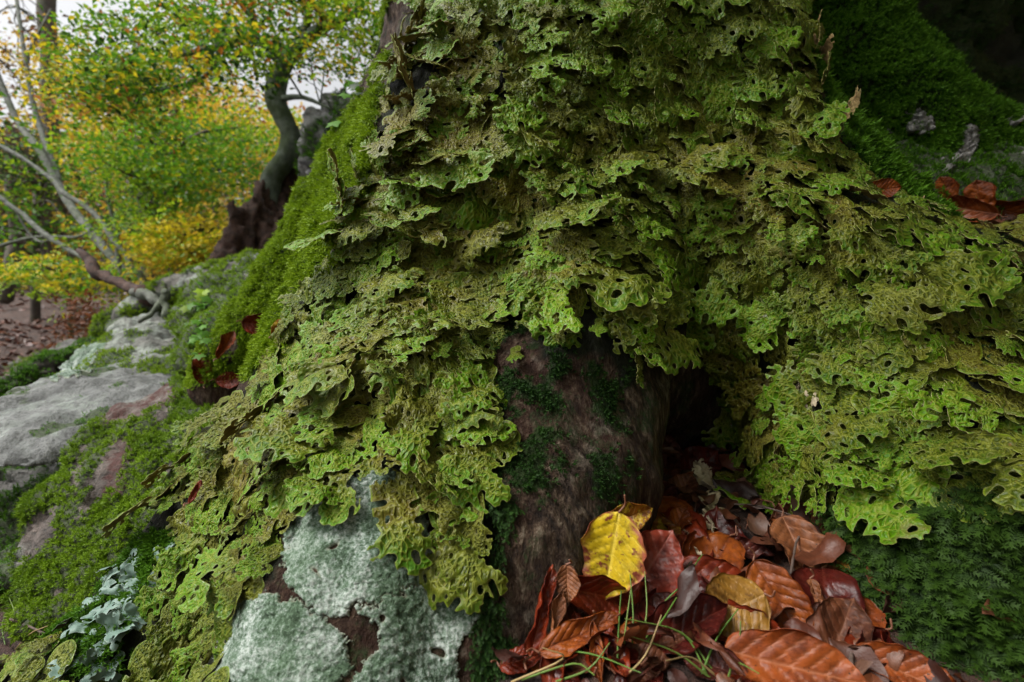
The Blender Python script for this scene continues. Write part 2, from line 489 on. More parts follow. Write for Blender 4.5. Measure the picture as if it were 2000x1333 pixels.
def mat_trunk():
    t = NT('beech_bark'); p = t.pos()
    q = t.mapping(p, (1, 1, .30), (0, .35, 0))
    n1 = t.noise(120, 6, .72, q); n2 = t.noise(9, 4, .6, p); n3 = t.noise(300, 4, .7, q)
    c = t.ramp(n1, [(.36, (.010, .006, .004)), (.47, (.055, .033, .021)), (.56, (.14, .092, .060)), (.68, (.36, .29, .21))])
    c = t.mix(t.ramp(n2, [(.40, 0.0), (.58, 1.0)]), c, t.mix(.65, c, (.045, .013, .006)))
    pale = t.math('MULTIPLY', t.ramp(t.noise(13, 3, .6, p), [(.56, 0.0), (.68, 1.0)]), t.ramp(n1, [(.4, 0.0), (.6, 1.0)]))
    c = t.mix(t.math('MULTIPLY', pale, .7), c, (.34, .32, .26))
    g = t.math('MULTIPLY', t.ramp(t.noise(17, 5, .7, p), [(.53, 0.0), (.62, 1.0)]), t.ramp(n3, [(.35, 0.0), (.6, 1.0)]))
    c = t.mix(g, c, (.03, .06, .015))
    mossc = t.ramp(n3, [(.3, (.012, .022, .005)), (.7, (.04, .075, .014))])
    c = t.mix(t.ramp(t.attr('moss'), [(.25, 0.0), (.6, 1.0)]), c, mossc)
    und = t.ramp(n1, [(.35, (.006, .007, .003)), (.7, (.022, .028, .008))])  # darker bark under the lobes: shade of the gaps put into the colour
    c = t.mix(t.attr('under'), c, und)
    h = t.math('ADD', n1, t.math('MULTIPLY', n3, .5))
    return t.done(c, t.ramp(n3, [(.3, .45), (.7, .85)]), t.bump(h, 1.0, .02), spec=.22)
trunk_me.materials.append(mat_trunk())
tree_root = empty('beech_tree', (0.2, 1.0, 0.0))
tag(tree_root, 'broad old beech trunk flaring into roots over a dark hollow', 'tree')
trunk = link('trunk', trunk_me); trunk.parent = tree_root; trunk.matrix_parent_inverse = Matrix.Translation((-.2, -1.0, 0))

# ------------------------------------------------------------------ lungwort lichen lobes
def grid_clip(xs, ys, D):
    """triangulate {D<0} on a regular grid, vertices slid onto the outline"""
    ny, nx = D.shape
    ids = -np.ones((ny, nx), int); V = []; B = []
    ins = D < 0
    for j, i in zip(*np.nonzero(ins)):
        ids[j, i] = len(V); V.append((xs[i], ys[j])); B.append(0)
    ed = {}
    def cut(a, b):
        k = (a, b) if a < b else (b, a)
        if k not in ed:
            da, db = D[a], D[b]; t = da / (da - db)
            t = min(max(t, .02), .98)
            ed[k] = len(V)
            V.append((xs[a[1]] + (xs[b[1]] - xs[a[1]]) * t, ys[a[0]] + (ys[b[0]] - ys[a[0]]) * t)); B.append(1)
        return ed[k]
    F = []
    for j in range(ny - 1):
        for i in range(nx - 1):
            c = [(j, i), (j, i + 1), (j + 1, i + 1), (j + 1, i)]
            s = [ins[q] for q in c]
            if not any(s): continue
            if all(s):
                F.append([ids[q] for q in c]); continue
            poly = []
            for k in range(4):
                a, b = c[k], c[(k + 1) % 4]
                if ins[a]: poly.append(ids[a])
                if ins[a] != ins[b]: poly.append(cut(a, b))
            if len(poly) >= 3: F.append(poly)
    return np.array(V), F
def keep_main(V, F):
    """drop islands: keep the piece that holds most vertices"""
    par = list(range(len(V)))
    def find(a):
        while par[a] != a:
            par[a] = par[par[a]]; a = par[a]
        return a
    for f in F:
        r = find(f[0])
        for q in f[1:]: par[find(q)] = r
    root = [find(i) for i in range(len(V))]
    u_, c_ = np.unique(root, return_counts=True); best = int(u_[np.argmax(c_)])
    new = {}
    for i, r in enumerate(root):
        if r == best: new[i] = len(new)
    return V[list(new.keys())], [[new[q] for q in f] for f in F if root[f[0]] == best]
def rim_edges(F):
    cnt = {}
    for f in F:
        for a, b in zip(f, f[1:] + f[:1]):
            k = (min(a, b), max(a, b)); cnt[k] = (cnt.get(k, (0,))[0] + 1, a, b)
    return [(a, b) for (n, a, b) in cnt.values() if n == 1]
def seg_d(x, y, p, q, r0, r1):
    dx, dy = q[0] - p[0], q[1] - p[1]
    L = dx * dx + dy * dy + 1e-9
    t = np.clip(((x - p[0]) * dx + (y - p[1]) * dy) / L, 0, 1)
    return np.hypot(x - p[0] - t * dx, y - p[1] - t * dy) - (r0 + (r1 - r0) * t)
def smin(a, b, k):
    h = np.clip(.5 + .5 * (b - a) / k, 0, 1)
    return b + (a - b) * h - k * h * (1 - h)
def lobe_skeleton(rg, kind):
    S = []
    def grow(p, ang, ln, w, lev):
        q = (p[0] + math.sin(ang) * ln, p[1] - math.cos(ang) * ln)
        S.append((p, q, w, w * (.95 if lev else 1.05)))
        if lev >= 2: return
        n = 2 if rg.random() < .65 else 3
        sp = rg.uniform(.6, 1.0) if kind != 'strap' else rg.uniform(.4, .75)
        for k in range(n):
            a2 = ang + sp * (k - (n - 1) / 2) * (1.0 if n == 3 else 1.3) + rg.normal() * .18
            grow(q, a2, ln * rg.uniform(.6, .95), w * rg.uniform(.66, .9), lev + 1)
    if kind == 'fan': grow((0, .03), rg.normal() * .1, .25, .175, 0)
    elif kind == 'strap': grow((0, .03), rg.normal() * .1, .40, .15, 0)
    else: grow((0, .03), rg.normal() * .2, .30, .14, 1)
    return S
def make_lobe(seed, kind, N=118, ridges=True, cell=.056, amp=.008, smooth_edge=False):
    rg = np.random.default_rng(seed)
    S = lobe_skeleton(rg, kind)
    pts = np.array([p for s in S for p in s[:2]])
    lo, hi = pts.min(0) - .17, pts.max(0) + .17
    sc = 1.0 / max(-pts[:, 1].min() + .08, .5)          # normalise length to ~1
    xs = np.linspace(lo[0], hi[0], int(N * (hi[0] - lo[0]) / max(hi - lo)) + 2); ys = np.linspace(lo[1], hi[1], int(N * (hi[1] - lo[1]) / max(hi - lo)) + 2)
    def shape(x, y):
        wob = .03 * perlin(np.stack([x * 6, y * 6, np.full(x.shape, seed * 3.1)], -1))
        d = np.full(x.shape, 9.0)
        for s in S: d = smin(d, seg_d(x + wob, y - wob, *s), .05)
        return d
    X, Y = np.meshgrid(xs, ys); shp = X.shape; X = X.ravel(); Y = Y.ravel()
    D0 = shape(X, Y)
    # rounded sinuses eaten into the margin, two sizes, and holes
    e_ = 1e-3
    rim = np.nonzero(np.abs(D0) < .012)[0]
    rg.shuffle(rim)
    cutters, used = [], []
    for big in (True, False):
        for i in rim:
            x, y = X[i], Y[i]
            if y > -.10: continue
            gap = rg.uniform(.36, .54) if big else rg.uniform(.072, .105)
            if any((x - u[0]) ** 2 + (y - u[1]) ** 2 < (gap if u[2] == big else .085) ** 2 for u in used): continue
            g = np.array([shape(np.array([x + e_]), np.array([y]))[0], shape(np.array([x]), np.array([y + e_]))[0]]) - D0[i]
            g /= np.linalg.norm(g) + 1e-9
            th = rg.normal() * .25
            g = np.array([g[0] * math.cos(th) - g[1] * math.sin(th), g[0] * math.sin(th) + g[1] * math.cos(th)])
            if big: r0, r1, l = rg.uniform(.012, .026), rg.uniform(.026, .042), rg.uniform(.05, .115)
            else: r0, r1, l = rg.uniform(.018, .030), rg.uniform(.020, .034), rg.uniform(-.012, .010)
            if smooth_edge and not big: continue
            if not big and rg.random() < .15: continue
            cutters.append(((x + g[0] * .05, y + g[1] * .05), (x - g[0] * l, y - g[1] * l), r0 * 1.25, r1)); used.append((x, y, big))
    for _ in range(int(rg.integers(4, 12)) if kind != 'small' else int(rg.integers(0, 2))):
        k = rg.integers(0, len(S)); t = rg.uniform(.1, .9)
        h = (S[k][0][0] + (S[k][1][0] - S[k][0][0]) * t + rg.normal() * .07, S[k][0][1] + (S[k][1][1] - S[k][0][1]) * t + rg.normal() * .07)
        if h[1] > -.14: continue
        r = rg.uniform(.013, .032); l = rg.uniform(0, .05); th = rg.uniform(-.7, .7)
        cutters.append((h, (h[0] + math.sin(th) * l, h[1] - math.cos(th) * l), r, r * .8))
    def full(x, y):
        d = shape(x, y); c = np.full(x.shape, 9.0)
        for k in cutters: c = smin(c, seg_d(x, y, *k), .012)
        return -smin(-d, c, .009)
    V2, F = keep_main(*grid_clip(xs, ys, full(X, Y).reshape(shp)))
    x, y = V2[:, 0], V2[:, 1]
    d = full(x, y); dout = shape(x, y)
    edge = np.clip(-d / .09, 0, 1)
    # network of ridges
    cx0 = []
    nn = int((hi[0] - lo[0]) * (hi[1] - lo[1]) / (cell * cell * .95))
    cx = rg.uniform(lo[0], hi[0], nn); cy = rg.uniform(lo[1], hi[1], nn)
    dist = np.sqrt((x[:, None] - cx) ** 2 + ((y[:, None] - cy) * .7) ** 2)
    ds = np.sort(dist, 1)[:, :2]
    e = (ds[:, 1] - ds[:, 0]) / cell
    # a second, coarser net on top
    nn2 = max(nn // 7, 4)
    dist2 = np.sqrt((x[:, None] - cx[:nn2]) ** 2 + ((y[:, None] - cy[:nn2]) * .6) ** 2)
    ds2 = np.sort(dist2, 1)[:, :2]
    e2 = (ds2[:, 1] - ds2[:, 0]) / cell
    ridge = np.maximum(np.exp(-(e / .22) ** 2) * .85, np.exp(-(e2 / .34) ** 2)) * sstep(.0, .35, edge)
    if not ridges: ridge *= .1
    t = np.clip(-y * sc, 0, 1.2)
    a, b = rg.uniform(.06, .30), rg.uniform(.05, .35)
    z = a * t - b * t * t
    z += .085 * perlin(np.stack([x * 2.4, y * 2.4, np.full(len(x), seed * 1.7)], -1)) * sstep(0, .3, t)
    z += .032 * perlin(np.stack([x * 6, y * 6, np.full(len(x), seed * 2.7)], -1)) * sstep(0, .3, t)
    z += rg.uniform(-.06, .05) * (1 - np.clip(-dout / .12, 0, 1)) ** 2 * sstep(.1, .3, t)
    z += -rg.uniform(-.15, .35) * x * x                    # cupped or arched across
    z += amp * ridge - .012 * np.clip(.5 - ds[:, 0] / cell, -.3, .5) * (-1 if seed % 3 == 0 else 1) * (1 if ridges else .2)
    top = np.stack([x, y, z], -1) * sc
    bot = top - np.array([0, 0, .006]) - np.stack([0 * x, 0 * x, .004 * edge], -1)
    n = len(top)
    R = rim_edges(F)
    FF = F + [[q + n for q in f[::-1]] for f in F] + [[b_, a_, a_ + n, b_ + n] for a_, b_ in R]
    mi = [0] * len(F) + [1] * len(F) + [2] * len(R)
    outer = np.clip(-dout / .10, 0, 1)
    at = {'ridge': np.concatenate([ridge, ridge]), 'edge': np.concatenate([edge, edge]), 't': np.concatenate([t, t]), 'tip': np.concatenate([outer, outer])}
    return np.vstack([top, bot]), FF, mi, at

def mat_lichen_top():
    t = NT('lungwort_upper'); p = t.pos(); r = t.rnd()
    n = t.noise(4.5, 4, .6, p); nf = t.noise(45, 4, .6, p)
    tt = t.attr('t'); rd = t.attr('ridge'); tip = t.attr('tip')
    # net of ridges, shifted for every lobe
    oc = t.node('ShaderNodeVectorMath'); oc.operation = 'ADD'
    cb = t.node('ShaderNodeCombineXYZ')
    for i in range(3): t.link(t.math('MULTIPLY', r, (13.0, 7.0, 29.0)[i]), cb.inputs[i])
    t.link(t.mapping(t.coord('Object'), (1.0, .72, .35)), oc.inputs[0]); t.link(cb.outputs[0], oc.inputs[1])
    wn_ = t.node('ShaderNodeTexNoise'); wn_.inputs['Scale'].default_value = 9; t.link(oc.outputs[0], wn_.inputs['Vector'])
    wv = t.node('ShaderNodeVectorMath'); wv.operation = 'MULTIPLY_ADD'; t.link(wn_.outputs['Color'], wv.inputs[0]); wv.inputs[1].default_value = (.05, .05, .05); t.link(oc.outputs[0], wv.inputs[2])
    net = t.voro(14.5, 'DISTANCE_TO_EDGE', wv.outputs[0]); net2 = t.voro(6, 'DISTANCE_TO_EDGE', wv.outputs[0])
    inner = t.ramp(t.attr('edge'), [(.05, 0.0), (.45, 1.0)])
    line = t.math('MAXIMUM', t.math('MULTIPLY', t.ramp(net, [(.03, 1.0), (.17, 0.0)]), .85), t.ramp(net2, [(.02, 1.0), (.09, 0.0)]))
    line = t.math('MULTIPLY', line, inner)
    pit = t.math('MULTIPLY', t.ramp(net, [(.10, 0.0), (.38, 1.0)]), inner)
    olive = t.mix(t.ramp(n, [(.40, 0.0), (.62, 1.0)]), (.050, .086, .004), (.098, .074, .007))
    green = t.mix(r, (.016, .110, .004), (.095, .215, .002))
    k = t.math('ADD', t.math('MULTIPLY', tt, .95), t.math('MULTIPLY', t.math('SUBTRACT', r, .5), 1.1))
    k = t.math('ADD', k, t.math('MULTIPLY', t.math('SUBTRACT', nf, .5), .8))
    c = t.mix(t.ramp(k, [(.35, 0.0), (1.0, 1.0)]), olive, green)
    c = t.mix(t.math('MULTIPLY', pit, .6), c, t.mix(.75, c, (.014, .030, .001)))
    c = t.mix(t.math('MULTIPLY', line, .65), c, t.mix(n, (.185, .245, .020), (.24, .21, .04)))
    c = t.mix(t.ramp(tip, [(.02, .75), (.20, 0.0)]), c, t.mix(r, (.20, .28, .008), (.10, .23, .006)))
    spots = t.ramp(t.noise(150, 3, .6, p), [(.68, 0.0), (.74, 1.0)])
    c = t.mix(t.math('MULTIPLY', spots, .5), c, (.22, .11, .045))
    c = t.mix(t.ramp(t.attr('edge'), [(.0, .7), (.08, 0.0)]), c, (.21, .20, .06))
    dead = t.math('MULTIPLY', t.ramp(t.noise(11, 5, .65, p), [(.62, 0.0), (.70, 1.0)]), t.ramp(r, [(.3, 0.0), (.6, 1.0)]))
    c = t.mix(t.math('MULTIPLY', dead, .75), c, (.13, .085, .03))
    rough = t.ramp(nf, [(.35, .28), (.65, .55)])
    nb = t.bump(t.math('SUBTRACT', line, t.math('MULTIPLY', pit, .7)), .75, .0016)
    return t.done(c, rough, t.bump(t.noise(420, 3, .6, p), .2, .002, nb), spec=.24, trans=.05)
def mat_lichen_under():
    t = NT('lungwort_underside'); p = t.pos()
    c = t.mix(t.attr('ridge'), (.40, .27, .105), (.17, .10, .04))
    c = t.mix(t.ramp(t.noise(30, 4, .6, p), [(.4, 0.0), (.7, .6)]), c, (.20, .19, .06))
    return t.done(c, .75, trans=.08)
def mat_lichen_rim():
    t = NT('lungwort_rim'); r = t.rnd()
    c = t.mix(r, (.30, .34, .07), (.40, .33, .17))
    return t.done(c, .6)
LM = [mat_lichen_top(), mat_lichen_under(), mat_lichen_rim()]
PROTO = {}
def protos(kind, seeds, **kw):
    out = []
    for s in seeds:
        v, f, mi, at = make_lobe(s, kind, **kw)
        out.append(new_mesh('lobe_' + kind, v, f, LM, mat_idx=mi, attrs=at))
    PROTO[kind] = out
protos('fan', range(100, 112)); protos('strap', range(200, 208)); protos('small', range(300, 307), N=64, cell=.09)

def lobe_matrix(base, n, g, size, lift, off, roll=0.0, wide=1.0):
    g = (g - n * g.dot(n)).normalized()
    g2 = (g * math.cos(lift) + n * math.sin(lift)).normalized()
    n2 = (n * math.cos(lift) - g * math.sin(lift)).normalized()
    x = (-g2).cross(n2)
    m = Matrix((x, -g2, n2)).transposed()
    m = m @ Matrix.Rotation(roll, 3, 'Y')
    m = m @ Matrix.Diagonal((size * wide, size, size))
    m = m.to_4x4(); m.translation = base + n * off
    return m
lobes = []       # (matrix, mesh, centre, pixel)
cellg = {}
def free(p, r):
    k = (int(p.x / .03), int(p.y / .03), int(p.z / .03))
    for a in (-1, 0, 1):
        for b in (-1, 0, 1):
            for c in (-1, 0, 1):
                for q in cellg.get((k[0] + a, k[1] + b, k[2] + c), ()):
                    if (q - p).length < r: return False
    return True
def occupy(p): cellg.setdefault((int(p.x / .03), int(p.y / .03), int(p.z / .03)), []).append(p)
rg = np.random.default_rng(11)
def put_lobe(px, py, kind=None, size=None, ang=None, lift=None, off=None, check=True, space=.0185, wide=None):
    loc, n = hit(px, py)
    if loc is None or (check and not free(loc, space)): return False
    # a steadier normal than one facet's
    down = Vector((0, 0, -1))
    g = down - n * down.dot(n)
    if g.length < .05: g = Vector((-.4, -.8, 0))
    g = g.normalized()
    a = ang if ang is not None else rg.normal() * .55
    g = Quaternion(n, a) @ g
    kind = kind or rg.choice(['fan', 'fan', 'strap', 'small'])
    size = size or {'fan': rg.uniform(.040, .080), 'strap': rg.uniform(.05, .085), 'small': rg.uniform(.022, .04)}[kind]
    lift = lift if lift is not None else abs(rg.normal()) * .19 + .02
    if check and py > 880 and px < 620: size *= .72; lift += .12 * rg.random()
    if check:
        q = np.array([[*(loc + g * size * s)] for s in (.5, .95)])
        qx, qy, _ = project(q)
        if not in_poly(qx, qy, LICH).all() or in_poly(qx, qy, SHIELD).any(): return False
    m = lobe_matrix(loc, n, g, size, lift, off if off is not None else rg.uniform(.002, .010), rg.normal() * .22, wide or rg.uniform(.85, 1.2))
    me = PROTO[kind][rg.integers(0, len(PROTO[kind]))]
    lobes.append((m, me, loc + g * size * .5, (px, py)))
    occupy(loc)
    return True
# large lobes that hang at the rim of the cover: base pixel, kind, size, turn, lift
for h in [(770, 955, 'fan', .085, .15, .35), (895, 975, 'strap', .105, .0, .12), (930, 1000, 'strap', .075, -.3, .2), (690, 905, 'fan', .07, .2, .3), (640, 930, 'fan', .06, .1, .3),
          (1095, 560, 'strap', .105, .05, .2), (1180, 500, 'fan', .12, -.1, .25), (1245, 590, 'strap', .115, .05, .12),
          (1400, 690, 'fan', .07, -.3, .3), (1480, 860, 'fan', .085, -.1, .2), (1540, 890, 'fan', .075, 0, .3), (1630, 930, 'strap', .06, 0, .15),
          (1690, 890, 'fan', .075, .3, .35), (1810, 930, 'fan', .095, .0, .35), (1960, 860, 'fan', .085, .05, .3), (1990, 930, 'fan', .075, .2, .35), (1730, 970, 'small', .05, .2, .3),
          (1770, 510, 'fan', .11, .3, .45), (1700, 560, 'fan', .09, .5, .4), (1600, 600, 'strap', .075, .0, .25), (1480, 480, 'fan', .08, .4, .35), (1440, 600, 'strap', .085, 0, .2),
          (560, 780, 'fan', .095, -.1, .3), (620, 680, 'fan', .085, .5, .4), (340, 960, 'fan', .08, .8, .4), (480, 1080, 'fan', .07, -.3, .3), (400, 1200, 'fan', .07, -.4, .3),
          (830, 820, 'fan', .085, -.5, .3), (900, 840, 'fan', .08, 0, .3), (760, 600, 'fan', .08, .2, .3), (1030, 240, 'fan', .10, .1, .5), (960, 350, 'fan', .11, -.1, .45), (880, 300, 'fan', .10, .2, .5),
          (1330, 300, 'fan', .10, .2, .5), (1180, 330, 'strap', .11, -.3, .35), (1130, 400, 'fan', .10, -.2, .3), (840, 400, 'fan', .09, .1, .2), (1010, 690, 'small', .026, 0, .2)]:
    put_lobe(h[0], h[1], h[2], h[3] * .86, h[4], h[5], .006, check=False)
def fill(count, limit, **kw):
    done = tries = 0
    while tries < limit and done < count:
        tries += 1
        px, py = rg.uniform(-180, 2360), rg.uniform(-140, 1420)
        if not in_poly(np.array([px]), np.array([py]), LICH)[0] or in_poly(np.array([px]), np.array([py]), SHIELD)[0]: continue
        k = dict(kw)
        if px < 900 and py < 480 and rg.random() < .5 and 'flat' not in k: k['lift'] = rg.uniform(.4, 1.0)
        if k.pop('flat', False): k.update(lift=rg.uniform(.0, .09), off=.001, kind=rg.choice(['fan', 'fan', 'strap']), size=rg.uniform(.06, .09))
        done += put_lobe(px, py, **k)
    return done, tries
print('flat', fill(380, 9000, flat=True, space=.030))
cellg.clear()
print('lifted', fill(880, 15000, space=.0192))
print('small', fill(260, 4200, space=.014, kind='small'))
print('lobes', len(lobes))

for px, py, sz, an in [(815, 195, .075, 2.4), (790, 140, .07, 2.2), (760, 205, .06, 2.0), (830, 60, .05, 2.2), (690, 400, .075, 2.3), (670, 425, .065, 1.9), (735, 335, .05, 2.0), (860, 100, .05, 2.4), (800, 245, .05, 1.9), (1640, 230, .05, -1.9), (1600, 170, .05, -2.1), (1580, 90, .05, -2.0),
                       (900, 130, .055, 2.6), (960, 60, .05, 2.8), (1250, 120, .06, 3.0), (860, 230, .05, 2.5), (1560, 200, .045, -2.2), (700, 360, .045, 2.1)]:
    loc, n = hit(px, py, BV_TREE)
    if loc is None: continue
    g = Quaternion(n, an) @ (Vector((0, 0, -1)) + n * n.z).normalized()
    m = lobe_matrix(loc, n, g, sz, .75 + .3 * rg.random(), .004, rg.normal() * .2)
    lobes.append((m, PROTO['fan'][rg.integers(0, 12)], loc + g * sz * .5, (px, py)))
# gather lobes into clumps, each clump one thing
REG = [
    ([(560, -300), (1230, -300), (1180, 330), (700, 330)], 'olive ridged lichen clump high on the trunk beside the mossy bark', 'lichen clumps high on the trunk beside the mossy bark'),
    ([(1180, -300), (1700, -300), (1720, 330), (1180, 330)], 'small frilled olive lichen clump high on the trunk beside the dark mossy buttress', 'lichen clumps high on the trunk beside the dark mossy buttress'),
    ([(500, 330), (1000, 330), (900, 620), (400, 620)], 'olive lichen clump with tan undersides on the ridge of the left root', 'lichen clumps on the ridge of the left root'),
    ([(940, 330), (1300, 330), (1300, 840), (880, 840)], 'broad green lichen clump hanging above the bare bark of the trunk', 'lichen clumps above the bare bark'),
    ([(1300, 330), (1600, 330), (1600, 780), (1300, 780)], 'broad green lichen clump hanging above the dark hollow', 'lichen clumps above the dark hollow'),
    ([(1600, 330), (2600, 330), (2600, 640), (1600, 640)], 'olive net-ridged lichen clump on top of the right root below the brown leaves', 'lichen clumps on top of the right root'),
    ([(1300, 640), (1680, 640), (1680, 1200), (1300, 1200)], 'dark green lichen clump at the mouth of the hollow above the leaf litter', 'lichen clumps at the mouth of the hollow'),
    ([(1600, 640), (2700, 640), (2700, 1300), (1600, 1300)], 'bright green lichen clump hanging over the dark moss cushion', 'lichen clumps hanging over the dark moss'),
    ([(300, 620), (1000, 620), (1000, 1240), (560, 1240), (560, 950), (300, 950)], 'yellow-green lichen clump on the left root above the blue-grey crusty lichen', 'lichen clumps above the crusty lichen'),
    ([(-600, 600), (3000, 600), (3000, 1900), (-600, 1900)], 'yellowish lichen clump on the lower left root near the pale shield lichen', 'lichen clumps on the lower left root'),
    ([(-9000, -9000), (9000, -9000), (9000, 9000), (-9000, 9000)], 'lichen clump on the side of the trunk', 'lichen clumps on the side of the trunk'),
]
cen = np.array([[*l[2]] for l in lobes])
todo = set(range(len(lobes)))
order = sorted(todo, key=lambda i: -lobes[i][3][1])
nclump = 0
for i in order:
    if i not in todo: continue
    d = np.linalg.norm(cen - cen[i], axis=1)
    near = [j for j in np.argsort(d)[:40] if j in todo and d[j] < .085][:9]
    for j in near: todo.discard(j)
    base = Vector(cen[i])
    e = empty('lungwort_lichen', base)
    px, py = lobes[i][3]
    for poly, lab, grp in REG:
        if in_poly(np.array([px]), np.array([py]), poly)[0]:
            ms = np.mean([lobes[j][0].to_scale().y for j in near])
            sz = 'large-lobed' if ms > .068 else ('medium-lobed' if ms > .053 else 'small-lobed')
            for w_ in ('small frilled ', 'broad '): lab = lab.replace(w_, '')
            tag(e, sz + ' ' + lab, 'lichen', sz + ' ' + grp); break
    for j in near:
        o = link('lobe', lobes[j][1], e)
        o.matrix_local = Matrix.Translation(-base) @ lobes[j][0]
    nclump += 1
print('clumps', nclump)

# ------------------------------------------------------------------ rock materials and rocks
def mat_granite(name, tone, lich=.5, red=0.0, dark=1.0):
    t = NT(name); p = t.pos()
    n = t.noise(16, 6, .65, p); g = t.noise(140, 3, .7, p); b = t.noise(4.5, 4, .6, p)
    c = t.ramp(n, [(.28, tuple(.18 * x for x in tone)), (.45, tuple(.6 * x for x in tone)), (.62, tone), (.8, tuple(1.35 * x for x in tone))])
    c = t.mix(t.ramp(g, [(.35, .7), (.5, 0.0)]), c, (.03, .03, .028))
    w = t.math('MULTIPLY', t.ramp(b, [(.5, 0.0), (.58, 1.0)]), t.ramp(t.noise(60, 4, .7, p), [(.36, 0.0), (.55, 1.0)]))
    c = t.mix(t.math('MULTIPLY', w, lich), c, (.34, .39, .34))
    c = t.mix(t.ramp(t.attr('moss'), [(.2, 0.0), (.6, .85)]), c, t.ramp(g, [(.35, (.012, .02, .004)), (.65, (.045, .075, .014))]))
    if red:
        rr = t.math('MULTIPLY', t.attr('red'), t.ramp(t.noise(38, 5, .7, p), [(.38, .1), (.58, 1.0)]))
        c = t.mix(t.math('MULTIPLY', rr, red), c, t.mix(g, (.035, .014, .011), (.085, .026, .02)))
    return t.done(c, .85, t.bump(t.math('ADD', n, t.math('MULTIPLY', g, .4)), .9, .012))
def poly_mask(me, polys, wob=10, fr=20):
    v, n = mesh_arrays(me)
    x, y, d = project(v)
    w = wob * fbm(v * fr, 3)
    m = np.zeros(len(v), bool)
    for q in polys: m |= in_poly(x + w, y - w, q)
    return m.astype(float)
def set_attr(me, name, a):
    q = me.attributes.new(name, 'FLOAT', 'POINT'); q.data.foreach_set('value', np.asarray(a, np.float32))
def upness(me):
    v, n = mesh_arrays(me); return v, n
mm = {}
# mossy parts of each rock: outlines from the photograph plus a noise threshold
v, n = mesh_arrays(ROCKS['red'])
f_ = fbm(v * np.array([26, 26, 12.]), 4)
bare = poly_mask(ROCKS['red'], [[(200, 790), (330, 745), (340, 775), (280, 815), (200, 835)], [(220, 860), (250, 850), (245, 900), (225, 960), (150, 1010), (180, 930)],
                                [(150, 880), (175, 865), (150, 950), (130, 960)], [(60, 1010), (110, 990), (100, 1050), (40, 1110), (20, 1100)], [(340, 790), (320, 830), (300, 830), (310, 790)]], 8, 30)
mm['red'] = np.clip(sstep(-.75, -.35, f_) - bare, 0, 1)
set_attr(ROCKS['red'], 'red', poly_mask(ROCKS['red'], [[(200, 790), (345, 740), (345, 780), (280, 815), (200, 830)], [(220, 860), (260, 840), (245, 960), (190, 1000)]], 10, 30))
v, n = mesh_arrays(ROCKS['shelf']); mm['shelf'] = sstep(-.7, -.3, fbm(v * 12, 4) + .2 * n[:, 2])
v, n = mesh_arrays(ROCKS['capped']); mm['capped'] = sstep(.0, .22, fbm(v * 9, 4) + .45 * poly_mask(ROCKS['capped'], [[(200, 690), (260, 680), (250, 740), (140, 745), (150, 715)], [(270, 700), (330, 700), (330, 740), (270, 740)]]) - .1)
v, n = mesh_arrays(ROCKS['slab']); mm['slab'] = sstep(.28, .5, fbm(v * 9, 4))
v, n = mesh_arrays(ROCKS['low']); mm['low'] = sstep(-.5, -.1, fbm(v * 9, 4))
v, n = mesh_arrays(ROCKS['tall']); mm['tall'] = sstep(.15, .5, fbm(v * 4, 4) + .3 * n[:, 2])
v, n = mesh_arrays(ROCKS['pale'])
bare = poly_mask(ROCKS['pale'], [[(1695, 252), (1730, 245), (1740, 262), (1705, 278)], [(1775, 225), (1800, 222), (1825, 240), (1800, 265), (1772, 262)], [(1780, 268), (1805, 268), (1800, 282), (1780, 280)],
                                 [(1875, 255), (1905, 252), (1908, 290), (1890, 318), (1868, 316)], [(1960, 232), (1990, 240), (1980, 255)], [(1850, 320), (1870, 325), (1850, 332)],
                                 [(1970, 260), (2010, 265), (2010, 290), (1975, 285)]], 7, 40)
mm['pale'] = np.clip(sstep(-.75, -.3, fbm(v * 14, 3)) - bare, 0, 1)
v, n = mesh_arrays(ROCKS['dark']); mm['dark'] = sstep(-.5, -.1, fbm(v * 5, 4))
for k, a in mm.items(): set_attr(ROCKS[k], 'moss', a)
grey = mat_granite('grey_granite', (.18, .185, .18), .4); pale_g = mat_granite('pale_granite', (.42, .39, .38), .3)
RD = {'slab': ('boulder', 'pale grey flat boulder beside the mossy red-stained rock', 'boulder', grey),
      'capped': ('boulder', 'grey boulder capped with pale lichen and moss cushions', 'boulder', mat_granite('lichened_granite', (.17, .17, .15), .5)),
      'red': ('mossy_rock', 'sloping rock with red stains and thick green moss', 'rock', mat_granite('red_granite', (.15, .12, .105), .35, 1.0)),
      'low': ('mossy_rock', 'low moss-covered rock underneath the pale grey boulder', 'rock', mat_granite('mossy_granite', (.16, .15, .14), .2)),
      'shelf': ('mossy_rock', 'mossy rock shelf between the capped boulder and the tree', 'rock', mat_granite('shelf_granite', (.25, .24, .22), .4)),
      'tall': ('rock_outcrop', 'cracked grey rock outcrop standing behind the mossy trunk', 'rock', mat_granite('outcrop_granite', (.30, .30, .31), .5)),
      'pale': ('mossy_rock', 'mossy rock with bare whitish patches behind the right root', 'rock', pale_g),
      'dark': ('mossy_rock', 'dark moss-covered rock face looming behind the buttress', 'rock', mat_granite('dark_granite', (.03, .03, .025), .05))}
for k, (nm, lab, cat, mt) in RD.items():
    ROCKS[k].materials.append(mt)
    tag(link(nm, ROCKS[k]), lab, cat)

